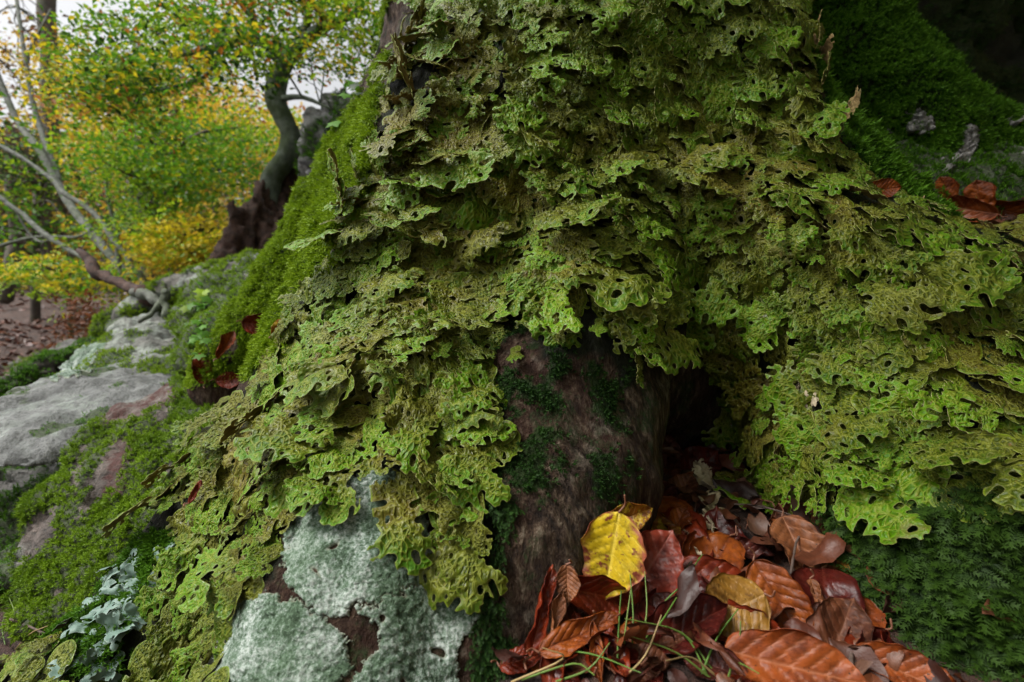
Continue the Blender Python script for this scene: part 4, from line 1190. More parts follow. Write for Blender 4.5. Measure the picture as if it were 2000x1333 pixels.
FL = [  # the litter at the foot of the hollow, back to front
    (1300, 905, 130, 82, 'purple', 'dull purple-brown leaf standing against the bark inside the hollow', dict(wr=.5, face=.75, crumple=.06)),
    (1290, 985, 110, 95, 'purple', 'shiny purple-brown crumpled leaf below the standing leaf in the hollow', dict(wr=.62, face=.6, crumple=.08)),
    (1330, 965, 90, 60, 'brown', 'small dull brown leaf in the shade of the hollow', dict(wr=.6, face=.5)),
    (1362, 915, 105, 40, 'dred', 'deep red leaf glowing in the dark hollow behind the lichen', dict(wr=.75, face=.8)),
    (1440, 1080, 130, -8, 'purple', 'dark rolled leaf lying below the dried lichen', dict(wr=.5, roll=1.4, face=.4)),
    (1590, 1045, 180, -35, 'brown', 'large dull brown crumpled leaf under the hanging lichen', dict(wr=.7, crumple=.07, teeth=.10, face=.65)),
    (1570, 1095, 170, -62, 'tan', 'pale brown lobed leaf folded against the brown crumpled one', dict(wr=.6, crumple=.06, teeth=.12, fold=.5, face=.6)),
    (1635, 1130, 90, -70, 'ochre', 'small yellowish brown leaf tip beside the dark moss', dict(wr=.6, crumple=.08)),
    (1225, 1012, 105, 22, 'dapple', 'red and yellow mottled leaf curled above the yellow one', dict(wr=.62, roll=.9, face=.7, off=.02)),
    (1280, 1045, 135, -38, 'dapple', 'orange-brown mottled leaf with greenish spots beside the yellow leaf', dict(wr=.6, face=.7, off=.016)),
    (1318, 1035, 100, 62, 'orange', 'curled orange-brown leaf standing upright near the dried lichen', dict(wr=.55, roll=1.3, face=.6, off=.02)),
    (1375, 1140, 235, -8, 'red', 'broad glossy red leaf behind the ochre leaf', dict(wr=.5, fold=.15, face=.6, off=.012)),
    (1120, 1210, 100, 70, 'brown', 'brown leaf half hidden behind the red leaves by the bark', dict(face=.6)),
    (1335, 1235, 200, 28, 'dred', 'dark red folded leaf in front of the broad red one', dict(wr=.55, fold=.6, face=.5, off=.014)),
    (1440, 1235, 200, -18, 'red', 'deep red glossy leaf under the ochre leaf', dict(wr=.5, fold=.35, face=.55, off=.012)),
    (1194, 1085, 165, -100, 'yellow', 'bright yellow leaf with red-brown spots leaning on the bark', dict(wr=.72, fold=.08, bend=.15, roll=.25, crumple=.015, corr=.006, face=.92, off=.03, stalk=.2)),
    (1262, 1120, 205, 58, 'pink', 'pinkish red leaf with strong ribs overlapping the yellow leaf', dict(wr=.62, fold=.35, bend=.2, roll=.3, corr=.022, face=.85, off=.036)),
    (1525, 1182, 175, -58, 'orange', 'orange-brown ribbed leaf with its stalk pointing down', dict(wr=.56, fold=.22, corr=.022, face=.8, off=.03)),
    (1432, 1190, 135, 205, 'ochre', 'golden ochre leaf lying on the deep red leaf', dict(wr=.85, fold=.1, roll=.3, corr=.016, face=.85, off=.04)),
    (1640, 1240, 150, 68, 'brown', 'crumpled brown leaf beside the foot of the dark moss', dict(wr=.7, crumple=.09, face=.6, off=.02)),
    (1600, 1180, 90, -70, 'tan', 'small curled tan leaf between the ribbed leaf and moss', dict(wr=.4, roll=1.6, face=.6, off=.015)),
    (1160, 1160, 150, -12, 'red', 'glossy red leaf under the tip of the yellow leaf', dict(wr=.5, fold=.45, face=.6, off=.026)),
    (1108, 1140, 68, -88, 'tan', 'small tan ribbed leaf standing against the bark', dict(wr=.72, fold=.2, corr=.03, face=.85, off=.02)),
    (1058, 1190, 165, 76, 'red', 'narrow rolled red leaf standing along the bark', dict(wr=.34, roll=1.2, face=.7, off=.02)),
    (1085, 1205, 110, 78, 'tan', 'rolled brown leaf leaning on the narrow red one', dict(wr=.34, roll=1.6, face=.7, off=.03)),
    (1135, 1240, 175, 24, 'orange', 'orange-brown curved leaf in front of the rolled leaves', dict(wr=.36, roll=.9, bend=.5, face=.6, off=.03)),
    (1022, 1290, 95, 14, 'red', 'small red leaf at the foot of the mossy bark', dict(wr=.5, face=.5, off=.012)),
    (1165, 1275, 110, -82, 'orange', 'narrow orange leaf edge pointing down between the grass', dict(wr=.25, roll=1.2, face=.8, off=.02)),
    (1550, 1305, 260, -14, 'bright', 'large orange-brown leaf with pale midrib, lowest in the litter', dict(wr=.5, fold=.18, face=.7, off=.03)),
    (1500, 1255, 70, -30, 'tan', 'small brownish pink leaf above the large orange one', dict(wr=.6, face=.6, off=.02)),
    (1770, 1318, 180, -22, 'bright', 'orange leaf beside the base of the dark moss cushion', dict(wr=.5, fold=.3, face=.6, off=.02)),
    (1250, 1300, 120, 10, 'brown', 'flat brown leaf under the grass blades', dict(face=.4, off=.008)),
    (1390, 1300, 130, 160, 'purple', 'flat purplish leaf under the grass blades', dict(face=.4, off=.008)),
    (1110, 1300, 90, 170, 'brown', 'small dark brown leaf beside the mossy bark foot', dict(face=.4, off=.006)),
    # leaves on the mossy rocks at the left
    (508, 634, 62, -6, 'red', 'red leaf lying on the moss beside the lichen root', dict(face=.55, off=.014, wr=.7)),
    (546, 640, 42, 60, 'dapple', 'small orange leaf next to the red leaf on moss', dict(face=.6, off=.02)),
    (442, 674, 62, 58, 'orange', 'curled red-brown leaf standing on the mossy rock', dict(roll=1.4, face=.7, off=.014, wr=.55)),
    (396, 720, 62, 100, 'red', 'red leaf standing upright on the mossy boulder', dict(face=.85, off=.014, wr=.6)),
    (452, 742, 52, 5, 'red', 'flat red leaf on the moss cushion', dict(face=.35, off=.01, wr=.6)),
    (382, 960, 48, 62, 'red', 'thin red leaf lying across the yellowish lichen', dict(wr=.25, face=.7, off=.03)),
    (1725, 370, 56, 5, 'orange', 'orange leaf lying below the twig on the right root', dict(face=.7, off=.02, wr=.7)),
    (1885, 408, 140, 172, 'bright', 'large orange-brown leaf on the ledge by the twig', dict(face=.6, off=.03, wr=.5)),
    (1848, 368, 52, 120, 'orange', 'small orange leaf sticking up beside the twig on the ledge', dict(face=.8, off=.02, wr=.7)),
    (1912, 385, 66, 100, 'orange', 'curled orange leaf behind the large orange-brown leaf on the ledge', dict(face=.7, off=.026, wr=.8, crumple=.08)),
    (1965, 412, 90, -12, 'orange', 'brown-orange leaf on the ledge beside the grass', dict(face=.5, off=.02, wr=.5)),
    (1636, 288, 30, 80, 'red', 'tiny red leaf caught between the lichen and moss', dict(face=.8, off=.01)),
]
FILL = []
kk = ['dred', 'orange', 'red', 'dred', 'brown', 'red', 'orange', 'purple']
for i in range(46):
    while True:
        x, y = rl.uniform(990, 1800), rl.uniform(1000, 1345)
        if in_poly(np.array([x]), np.array([y]), [(1300, 990), (1560, 1040), (1680, 1150), (1830, 1345), (990, 1345), (1060, 1220), (1150, 1150), (1250, 1060)])[0]: break
    FILL.append((x, y, rl.uniform(70, 130), rl.uniform(0, 360), kk[i % 8], 'wet fallen beech leaf half buried in the heap before the hollow', dict(face=rl.uniform(.05, .35), off=rl.uniform(.004, .014), wr=rl.uniform(.5, .65), crumple=.07, roll=rl.normal() * .8, bend=rl.normal() * .6, fold=rl.uniform(0, .5), group='beech leaves half buried in the heap')))
FL = FILL + FL
for x, y, L, a, k, lab, kw in FL: place_leaf(x, y, L, a, k, lab, **kw)
# low, broken litter underneath: a carpet nobody could count
def carpet(name, n, region, sizes, label, zoff=.004):
    pal = np.array([(.11, .024, .010), (.15, .038, .013), (.08, .020, .010), (.18, .065, .03), (.045, .014, .009), (.22, .055, .012), (.13, .06, .035)])
    tpl = []
    for _ in range(14):
        v, f, vein, rim, S = leaf_arrays(rl, 1.0, rl.uniform(.4, .65), rl.uniform(0, .5), rl.normal() * .6, rl.normal() * .9, .012, .12, nu=9 if n < 1000 else 4, nv=7 if n < 1000 else 3)
        tpl.append((v, f, vein))
    xy = np.stack([rl.uniform(region[0], region[1], n), rl.uniform(region[2], region[3], n)], -1)
    gz = ground_z(xy[:, 0], xy[:, 1])
    V, F, C_, o = [], [], [], 0
    for i in range(n):
        v, f, vein = tpl[rl.integers(14)]
        R = (Quaternion((0, 0, 1), rl.uniform(0, 6.28)) @ Quaternion((1, 0, 0), rl.normal() * .45) @ Quaternion((0, 1, 0), rl.normal() * .35)).to_matrix()
        v = v * rl.uniform(*sizes) @ np.array(R).T + np.array([xy[i, 0], xy[i, 1], gz[i] + rl.uniform(0, .02) + zoff])
        c = pal[rl.integers(len(pal))] * rl.uniform(.6, 1.3)
        V.append(v); F.append(f + o); C_.append(np.tile(c, (len(v), 1)) * (1 - .4 * vein[:, None] * rl.random())); o += len(v)
    me = new_mesh(name, np.vstack(V), np.vstack(F), [M['litter']], cols={'col': np.vstack(C_)})
    return tag(link(name, me), label, 'leaf litter', kind='stuff')
def mat_litter():
    t = NT('leaf_litter'); p = t.pos()
    c = t.mix(t.math('MULTIPLY', t.noise(120, 4, .7, p), .6), t.attr('col', 'Color'), (.02, .01, .008))
    return t.done(c, .5, t.bump(t.noise(300, 3, .6, p), .3, .002), trans=.08)
M['litter'] = mat_litter()
carpet('leaf_litter', 420, (.0, .75, .22, 1.0), (.02, .065), 'wet brown decaying leaves covering the soil in front of the hollow')
carpet('leaf_litter', 260, (-1.5, -.3, .3, 1.3), (.03, .06), 'red-brown leaf litter on the soil at the foot of the mossy rock')
carpet('leaf_litter', 6500, (-7, -.2, 1.7, 9.5), (.05, .10), 'russet fallen leaves covering the woodland floor')
carpet('leaf_litter', 4000, (-24, 0, 8.5, 22), (.09, .17), 'russet leaf carpet far back between the tree trunks', .01)
carpet('leaf_litter', 90, (.75, 1.6, .75, 1.3), (.03, .06), 'decaying leaves on the ledge behind the right root', .006)

# ------------------------------------------------------------------ grass, twigs, nuts
def mat_grass():
    t = NT('grass_blade'); return t.done(t.mix(t.rnd(), (.10, .22, .03), (.22, .30, .07)), .45, trans=.3)
M['grass'] = mat_grass()
M['straw'] = NT('dry_grass').done((.34, .24, .10), .6)
def blade_path(pts, off):
    out = []
    n = len(pts)
    for i, (x, y) in enumerate(pts):
        c, nn = hit(x, y)
        if c is None: continue
        lift = off * (i / max(n - 1, 1)) + .004
        c = c + TOCAM(c) * lift + Vector((0, 0, .3 * lift))
        out.append((*c, .0009 * (1 - .75 * i / max(n - 1, 1)) + .00018))
    return out
def grass(blades, label, group=None, off=.05):
    ps = [blade_path(b, off) for b, _ in blades]
    e = empty('grass_tuft', Vector(ps[0][0][:3])); tag(e, label, 'grass', group)
    for p_, (_, dry) in zip(ps, blades):
        if len(p_) < 3: continue
        q = [(a - e.location.x, b - e.location.y, c - e.location.z, r) for a, b, c, r in p_]
        link('blade', tubes_mesh('grass_blade', [q], [M['straw'] if dry else M['grass']], 5, 4), e)
grass([([(1232, 1300), (1236, 1220), (1226, 1120)], 0), ([(1240, 1305), (1262, 1220), (1258, 1150)], 0), ([(1215, 1300), (1222, 1240), (1232, 1180)], 0), ([(1205, 1310), (1208, 1240), (1212, 1190)], 0),
       ([(1230, 1300), (1300, 1220), (1365, 1120)], 0), ([(1245, 1290), (1290, 1200), (1330, 1165), (1370, 1115)], 0), ([(1215, 1330), (1260, 1300), (1290, 1240)], 1)], 'thin green grass tuft rising in front of the pinkish red leaf')
grass([([(1040, 1270), (1150, 1290), (1250, 1340)], 0), ([(1000, 1335), (1100, 1300), (1060, 1290)], 1), ([(1020, 1330), (1120, 1310), (1160, 1345)], 0), ([(1085, 1335), (1150, 1320), (1190, 1280)], 0)], 'low grass blades sprawling at the foot of the mossy bark', off=.03)
grass([([(1390, 1310), (1330, 1250), (1220, 1235)], 0), ([(1400, 1300), (1440, 1270), (1445, 1240)], 0), ([(1380, 1320), (1345, 1265), (1300, 1250)], 0), ([(1370, 1320), (1400, 1260), (1440, 1215)], 0), ([(1390, 1330), (1320, 1290), (1230, 1270)], 0),
       ([(1400, 1325), (1350, 1300), (1300, 1320)], 1), ([(1420, 1335), (1435, 1310), (1480, 1345)], 0)], 'spreading grass tuft between the deep red leaf and the large orange leaf', off=.035)
grass([([(1495, 1330), (1497, 1290), (1496, 1255)], 1)], 'single pale dry grass stalk before the large orange leaf', off=.02)
grass([([(1935, 440), (1920, 415), (1905, 392)], 0), ([(1950, 445), (1960, 410), (1990, 395)], 0), ([(1945, 445), (1965, 425), (2005, 415)], 0), ([(1970, 445), (1985, 430), (2010, 432)], 0), ([(1955, 445), (1945, 420), (1960, 400)], 0), ([(1930, 442), (1945, 430), (1990, 405)], 0)],
      'small green grass tuft on the ledge by the brown leaves', off=.02)
grass([([(20, 1265), (30, 1240), (55, 1215)], 0), ([(10, 1260), (5, 1230), (15, 1200)], 0), ([(30, 1270), (60, 1245), (95, 1240)], 1), ([(0, 1250), (30, 1215), (20, 1180)], 0), ([(5, 1290), (40, 1270), (70, 1270)], 0)], 'small grass tuft on the soil below the mossy rock', off=.03)
def mat_twig():
    t = NT('twig_bark'); p = t.pos()
    n = t.noise(120, 4, .65, p)
    return t.done(t.ramp(n, [(.3, (.03, .018, .013)), (.7, (.15, .10, .08))]), .75, t.bump(n, .6, .003))
M['twig'] = mat_twig()
def twig(pts, label, offs, name='twig', mat='twig', cat='twig', side=()):
    rows = []
    for (x, y, r), o in zip(pts, offs):
        c, n = hit(x, y)
        c = c + TOCAM(c) * o
        rows.append((*c, r))
    return tag(link(name, tubes_mesh(name, [rows] + list(side), [M[mat]], 8, 5, .06)), label, cat)
tag(link('twig', tubes_mesh('twig', [pr((1728, 334, .82, .006), (1752, 343, .82, .0066), (1780, 356, .82, .0066), (1812, 374, .81, .0055), (1842, 394, .80, .004)), pr((1780, 356, .82, .004), (1792, 350, .81, .003))], [M['twig']], 9, 5, .08)), 'short dark twig lying on the mossy rock above the large orange-brown leaf', 'twig')
twig([(1435, 985, .0012), (1490, 990, .0012), (1570, 1020, .0012), (1555, 1060, .0012), (1545, 1120, .0014)], 'thin reddish bent twig in front of the pale brown lobed leaf', (.05, .06, .05, .05, .03))
twig([(1360, 1090, .0012), (1340, 1110, .0012), (1325, 1140, .001)], 'tiny twig beside the pinkish red leaf', (.03, .04, .03))
twig([(1665, 1320, .0018), (1662, 1290, .0018), (1664, 1275, .0012)], 'tiny upright dark twig beside the large orange leaf', (.02, .03, .03))
twig([(20, 1210, .0015), (60, 1225, .0015), (100, 1245, .0012)], 'thin bent twig at the foot of the mossy rock', (.02, .02, .02))
def nut(px, py, r, label, col):
    c, n = hit(px, py)
    bm = bmesh.new(); bmesh.ops.create_icosphere(bm, subdivisions=3, radius=r)
    for v in bm.verts:
        v.co.z *= 1.25
        v.co *= 1 + .10 * math.sin(3 * math.atan2(v.co.y, v.co.x)) + .08 * float(perlin(np.array([[*(v.co * 300)]]))[0])
    me = bpy.data.meshes.new('beech_nut'); bm.to_mesh(me); bm.free()
    me.polygons.foreach_set('use_smooth', np.ones(len(me.polygons), bool))
    me.materials.append(col)
    o = tag(link('beech_nut', me), label, 'nut'); o.location = c + TOCAM(c) * r * 1.2 + Vector((0, 0, r * .3)); o.rotation_euler = (1.1, .4, .3)
nutm = mat_dry('nut_shell', (.10, .035, .02), (.2, .075, .045)); nutd = mat_dry('dark_nut_shell', (.02, .02, .022), (.08, .08, .085))
nut(1258, 1262, .0055, 'small reddish brown nut among the grass blades', nutm)
nut(1336, 1163, .005, 'small grey-black nut on the broad red leaf', nutd)
nut(1455, 1125, .006, 'tan nut husk lying above the ochre leaf', mat_dry('nut_husk', (.2, .09, .05), (.36, .2, .12)))

# ------------------------------------------------------------------ woodland behind
def mat_leafy():
    t = NT('tree_leaf')
    c = t.attr('col', 'Color')
    return t.done(c, .5, spec=.3, trans=.45)
M['leafy'] = mat_leafy()
def mat_stem(name, a, b, sc=30, moss=0.0):
    t = NT(name); p = t.pos()
    n = t.noise(sc, 5, .65, p)
    c = t.ramp(n, [(.3, a), (.7, b)])
    if moss: c = t.mix(t.math('MULTIPLY', t.ramp(t.noise(sc * .35, 3, .6, p), [(.45, 0.0), (.6, 1.0)]), moss), c, (.04, .065, .015))
    return t.done(c, .85, t.bump(n, .7, .02))
ST = {'grey': mat_stem('grey_green_bark', (.05, .065, .052), (.17, .205, .16), 22, .8), 'pale': mat_stem('pale_bark', (.06, .065, .055), (.21, .22, .19), 24, .55), 'brown': mat_stem('brown_bark', (.035, .028, .022), (.12, .095, .075), 14, .4),
      'rotten': mat_stem('rotten_wood', (.014, .007, .005), (.085, .040, .026), 40)}
G = dict(green=(.085, .22, .014), lime=(.25, .38, .016), yellow=(.56, .45, .02), gold=(.56, .36, .035), orange=(.36, .13, .02), rust=(.15, .05, .018), dark=(.025, .055, .012), brown=(.12, .07, .03))
rb = np.random.default_rng(77)
def leaf_cloud(cs, rad, flat, per, size, pal, wts, up=.75):
    """leaves in flat sprays round the points cs"""
    k = np.repeat(np.arange(len(cs)), per)
    N = len(k)
    r = rb.random(N) ** .6
    a = rb.uniform(0, 2 * np.pi, N)
    tiltx = rb.normal(size=len(cs)) * .35; tilty = rb.normal(size=len(cs)) * .35
    R = np.asarray(rad)[k] if hasattr(rad, '__len__') else np.full(N, rad)
    x, y = r * np.cos(a) * R, r * np.sin(a) * R
    p = cs[k] + np.stack([x, y, flat * R * rb.normal(size=N) + tiltx[k] * x + tilty[k] * y - .25 * r * r * R], -1)
    n = np.stack([rb.normal(size=N) * .5 - tiltx[k], rb.normal(size=N) * .5 - tilty[k], np.full(N, up)], -1); n /= np.linalg.norm(n, axis=1)[:, None]
    u = rb.normal(size=(N, 3)); u -= n * (u * n).sum(1)[:, None]; u /= np.linalg.norm(u, axis=1)[:, None]
    w = np.cross(n, u)
    s = size * rb.uniform(.6, 1.25, N)[:, None]
    dr = n * .25 * s
    V = np.stack([p - u * s, p + w * s * .55 + dr, p + u * s, p - w * s * .55 + dr], 1).reshape(-1, 3)
    F = np.arange(4 * N).reshape(-1, 4)
    pal = np.array([G[q] for q in pal]); wts = np.array(wts, float); wts /= wts.sum()
    main = rb.choice(len(pal), len(cs), p=wts)
    pick = np.where(rb.random(N) < .7, main[k], rb.choice(len(pal), N, p=wts))
    c = pal[pick] * rb.uniform(.7, 1.3, N)[:, None]
    return V, F, np.repeat(c, 4, 0)
def pix_points(poly, d0, d1, n):
    xs = [p[0] for p in poly]; ys = [p[1] for p in poly]
    out = []
    while len(out) < n:
        x, y = rb.uniform(min(xs), max(xs)), rb.uniform(min(ys), max(ys))
        if in_poly(np.array([x]), np.array([y]), poly)[0]: out.append([*P(x, y, rb.uniform(d0, d1))])
    return np.array(out)
def plant(name, trunk_paths, cs, rad, flat, per, size, pal, wts, label, cat, group=None, stem='brown', twigs=True, seg=7, base=None, up=.75):
    tp = [list(map(tuple, t)) for t in trunk_paths]
    b = Vector(base if base is not None else tp[0][0][:3])
    e = empty(name, b); tag(e, label, cat, group)
    if len(cs):
        if twigs and tp:
            tips = np.array([q for t in tp for q in catmull(t, 5)])
            for c in cs[:: max(1, len(cs) // 40)]:
                d = np.linalg.norm(tips[:, :3] - c, axis=1) + 1.2 * np.maximum(tips[:, 2] - c[2], 0)
                j = tips[np.argmin(d)]
                m = (j[:3] + c) / 2 + rb.normal(size=3) * .08 * np.linalg.norm(c - j[:3]) + np.array([0, 0, .06 * np.linalg.norm(c - j[:3])])
                r = min(j[3] * .45, .016 + .008 * np.linalg.norm(c - j[:3]))
                tp.append([(*j[:3], r), (*m, r * .6), (*c, r * .2)])
        v, f, c = leaf_cloud(cs, rad, flat, per, size, pal, wts, up)
        o = link('crown', new_mesh('crown', v - np.array(b), f, [M['leafy']], smooth=False, cols={'col': c}), e)
    if tp:
        q = [[(x - b.x, y - b.y, z - b.z, r) for x, y, z, r in t] for t in tp]
        link('trunk', tubes_mesh('trunk', q, [ST[stem]], seg, 3, .04, 5), e)
    return e
def gpt(px, d):      # ground point on the vertical plane of a pixel column at depth d
    p = P(px, 560, d); return Vector((p.x, p.y, float(ground_z(np.array([p.x]), np.array([p.y]))[0])))
# the small crooked tree by the stump
oak_tr = [pr((512, 470, 3.0, .075), (522, 405, 3.0, .066), (530, 350, 3.0, .062), (556, 312, 3.0, .056), (570, 272, 3.02, .060), (556, 235, 3.0, .054), (538, 192, 3.0, .060), (550, 135, 3.0, .052), (590, 85, 2.95, .040), (640, 50, 2.9, .03), (720, 20, 2.8, .012)),
          pr((555, 125, 3.0, .04), (500, 75, 2.95, .03), (430, 92, 2.9, .022), (340, 110, 2.8, .012)),
          pr((500, 75, 2.95, .026), (490, 20, 2.9, .02), (450, -60, 2.8, .012)), pr((590, 85, 2.95, .03), (600, 20, 2.9, .02), (560, -80, 2.8, .01)),
          pr((540, 195, 3.0, .02), (590, 190, 2.9, .014), (650, 215, 2.8, .007)), pr((430, 92, 2.9, .014), (400, 150, 2.85, .01), (260, 190, 2.7, .005))]
cs = np.vstack([pix_points([(120, 90), (210, 30), (330, 10), (500, -60), (740, -80), (720, 150), (640, 150), (560, 110), (470, 150), (420, 130), (300, 160), (260, 190), (150, 200)], 2.3, 3.5, 210),
                pix_points([(110, 130), (170, 120), (150, 210), (110, 210)], 2.5, 2.9, 8), pix_points([(240, 170), (290, 160), (290, 240), (250, 235)], 2.5, 2.9, 8), pix_points([(170, 130), (240, 130), (230, 190), (180, 190)], 2.5, 2.9, 6)])
plant('oak_tree', oak_tr, cs, .20, .14, 62, .018, ['green', 'lime', 'yellow', 'orange', 'dark'], [.42, .26, .15, .09, .08], 'crooked grey-barked small tree with green and orange leaves behind the stump', 'tree', None, 'grey', seg=10)
# rotten stump at its foot
def stump():
    ps = [pr((445, 540, 2.75, .11), (470, 475, 2.85, .085), (495, 425, 2.9, .07), (512, 380, 2.95, .045), (528, 325, 3.0, .02)), pr((470, 480, 2.8, .07), (462, 440, 2.8, .045), (458, 395, 2.8, .015)),
          pr((560, 400, 3.1, .07), (575, 330, 3.12, .06), (582, 275, 3.12, .03)), pr((530, 540, 2.8, .08), (530, 470, 2.9, .07), (550, 400, 3.05, .06))]
    me = remesh(tubes_mesh('s', ps, [], 12, 4), .02, 3)
    v, n = mesh_arrays(me)
    set_co(me, v + n * (.035 * fbm(v * np.array([30, 30, 3.]), 4))[:, None])
    me.materials.append(ST['rotten'])
    tag(link('rotten_stump', me), 'reddish broken rotten stump at the foot of the crooked tree', 'stump')
stump()
# layered green and yellow saplings
plant('beech_sapling', [[(*gpt(300, 5.2), .11), *pr((292, 420, 5.2, .10), (282, 330, 5.2, .085), (275, 270, 5.2, .06), (270, 200, 5.2, .03))]], pix_points([(180, 250), (300, 225), (520, 240), (505, 330), (420, 370), (300, 430), (230, 470), (200, 430), (300, 380), (200, 330)], 4.0, 5.6, 130), .40, .05, 85, .024,
      ['green', 'lime', 'yellow'], [.56, .38, .06], 'young tree with flat layers of bright green leaves and a dark stem', 'tree', None, 'brown')
plant('yellow_sapling', [[(*gpt(420, 4.4), .03), *pr((400, 470, 4.4, .02), (380, 420, 4.4, .01))]], pix_points([(290, 440), (400, 430), (440, 420), (475, 445), (455, 505), (400, 520), (290, 530)], 3.8, 4.8, 55), .28, .07, 85, .022,
      ['yellow', 'gold', 'lime'], [.6, .15, .25], 'golden yellow leafy sapling behind the mossy log', 'tree', None, 'brown')
plant('low_sapling', [[(*gpt(120, 3.9), .025), *pr((130, 545, 3.9, .014), (60, 525, 3.9, .008))]], pix_points([(0, 520), (110, 508), (200, 530), (215, 570), (150, 580), (120, 545), (0, 550), (-60, 540)], 3.4, 4.2, 34), .25, .05, 85, .020,
      ['lime', 'yellow', 'green'], [.5, .35, .15], 'low yellow-green sapling spreading over the leaf-covered ground', 'tree', None, 'brown')
plant('golden_tree', [[(*gpt(330, 9), .12), *pr((335, 420, 9, .11), (340, 250, 9, .08), (350, 150, 9, .04))]], pix_points([(150, 190), (350, 170), (530, 210), (500, 330), (330, 350), (120, 330)], 7.5, 10, 120), .70, .10, 80, .042,
      ['gold', 'yellow', 'orange', 'lime'], [.42, .38, .04, .16], 'golden autumn tree behind the layered green sapling', 'tree', None, 'brown')
plant('green_sapling', [[(*gpt(60, 7), .06), *pr((70, 430, 7, .05), (90, 330, 7, .03), (95, 250, 7, .015))]], pix_points([(-60, 260), (60, 250), (150, 330), (170, 430), (60, 470), (-60, 470)], 5.5, 8, 60), .55, .08, 45, .04,
      ['green', 'dark', 'brown', 'lime'], [.4, .3, .15, .15], 'dim green sapling among the leaning pale stems', 'tree', None, 'brown')
plant('thin_birch', [pr((-40, 60, 6, .03), (30, 230, 5.8, .035), (75, 290, 5.6, .038), (130, 390, 5.4, .042), (175, 450, 5.2, .042), (250, 540, 5.0, .045)), pr((30, -20, 6.4, .02), (55, 150, 6, .025), (75, 240, 5.9, .03), (115, 350, 5.5, .03)), pr((100, 20, 6.2, .015), (55, 110, 6.1, .02), (58, 170, 6, .025))],
      pix_points([(-60, 20), (110, 10), (150, 90), (110, 150), (60, 180), (-60, 240)], 5.5, 8, 34), .42, .10, 30, .035, ['gold', 'brown', 'rust', 'lime'], [.45, .3, .1, .15], 'leaning pale-stemmed tree with sparse russet leaves', 'tree', None, 'pale')
def bare(paths, label, stem='pale', nm='leaning_stem'):
    def knotty(t_):
        c_ = catmull(t_, 3)
        return [tuple(q) for q in np.hstack([c_[:, :3] + rb.normal(size=(len(c_), 3)) * c_[:, 3:] * .35, c_[:, 3:] * rb.uniform(.8, 1.2, (len(c_), 1))])]
    paths = [knotty(t_) for t_ in paths]
    b = Vector(paths[0][-1][:3]); 
    q = [[(x - b.x, y - b.y, z - b.z, r) for x, y, z, r in t] for t in paths]
    o = link(nm, tubes_mesh(nm, q, [ST[stem]], 8, 2, .09)); o.location = b
    tag(o, label, 'stem')
bare([pr((-30, 270, 4.6, .018), (60, 320, 4.5, .02), (130, 375, 4.4, .022), (200, 440, 4.3, .022), (260, 520, 4.2, .024), (290, 570, 4.2, .024))], 'thin pale fallen stem slanting down between the saplings')
bare([pr((-40, 360, 4.0, .014), (20, 400, 4.0, .016), (90, 460, 3.9, .018), (170, 510, 3.8, .018)), pr((30, 408, 4.0, .010), (70, 470, 4.0, .008), (110, 462, 3.9, .006))], 'thin bare branch slanting over the low sapling')
bare([pr((-40, 490, 4.6, .012), (60, 465, 4.6, .012), (150, 462, 4.5, .010), (200, 440, 4.4, .007))], 'thin pale horizontal dead branch')
bare([pr((150, 335, 4.9, .006), (180, 335, 4.9, .008), (205, 330, 4.9, .009), (215, 400, 4.9, .018), (232, 520, 4.9, .022), (236, 600, 4.9, .022))], 'slim white upright stem hooked at its top')
bare([pr((330, 420, 6.2, .05), (318, 490, 6.2, .055), (315, 560, 6.2, .06))], 'short grey upright stem behind the yellow sapling')
bare([pr((262, 300, 6, .09), (280, 400, 6, .10), (292, 470, 6, .11), (300, 580, 6, .12))], 'thick dark trunk behind the layered green sapling', 'brown')
bare([pr((20, 250, 9, .09), (25, 400, 9, .10), (20, 590, 9, .11))], 'dark straight trunk far behind the leaning stems', 'brown')
bare([pr((95, -60, 13, .16), (100, 200, 13, .18), (105, 590, 13, .22))], 'tall grey trunk far behind the pale-stemmed tree', 'brown')
# far woodland: more trees, each its own
kinds = [(['gold', 'yellow', 'orange'], [.5, .35, .15], 'far golden autumn tree in the misty woodland'), (['lime', 'green', 'yellow'], [.4, .3, .3], 'far yellow-green tree in the misty woodland'), (['brown', 'gold', 'rust'], [.45, .35, .2], 'far russet tree in the misty woodland')]
spots = [(-260, 14), (-120, 17), (10, 16), (90, 21), (170, 15), (240, 22), (310, 17), (380, 24), (450, 16), (520, 21), (590, 17), (670, 22), (-200, 26), (-30, 29), (130, 30), (280, 32), (420, 33), (560, 30), (760, 20), (860, 26)]
for i, (x, d) in enumerate(spots):
    pal, wt, lab = kinds[i % 3]
    b = gpt(x, d); h = rb.uniform(.22, .36) * d if x > 140 else rb.uniform(.18, .30) * d
    sl = rb.normal() * .06 * h
    tr = [[(b.x, b.y, b.z - .2, .012 * d), (b.x + sl, b.y, b.z + .5 * h, .009 * d), (b.x + 2 * sl, b.y, b.z + h, .003 * d)]]
    n = 46
    z = rb.uniform(.08, 1.0, n); rr = (.10 + .14 * np.sin(np.pi * np.clip(z, 0, 1))) * d
    a = rb.uniform(0, 6.28, n); q = np.sqrt(rb.random(n))
    cs = np.stack([b.x + sl * 2 * z + rr * q * np.cos(a), b.y + rr * q * np.sin(a), b.z + z * h * 1.1], -1)
    plant('woodland_tree', tr, cs, .055 * d, .16, 34, .0062 * d, pal, wt, lab, 'tree', lab.replace('far', 'the far').replace(' tree', ' trees'), 'brown', twigs=True, seg=6)
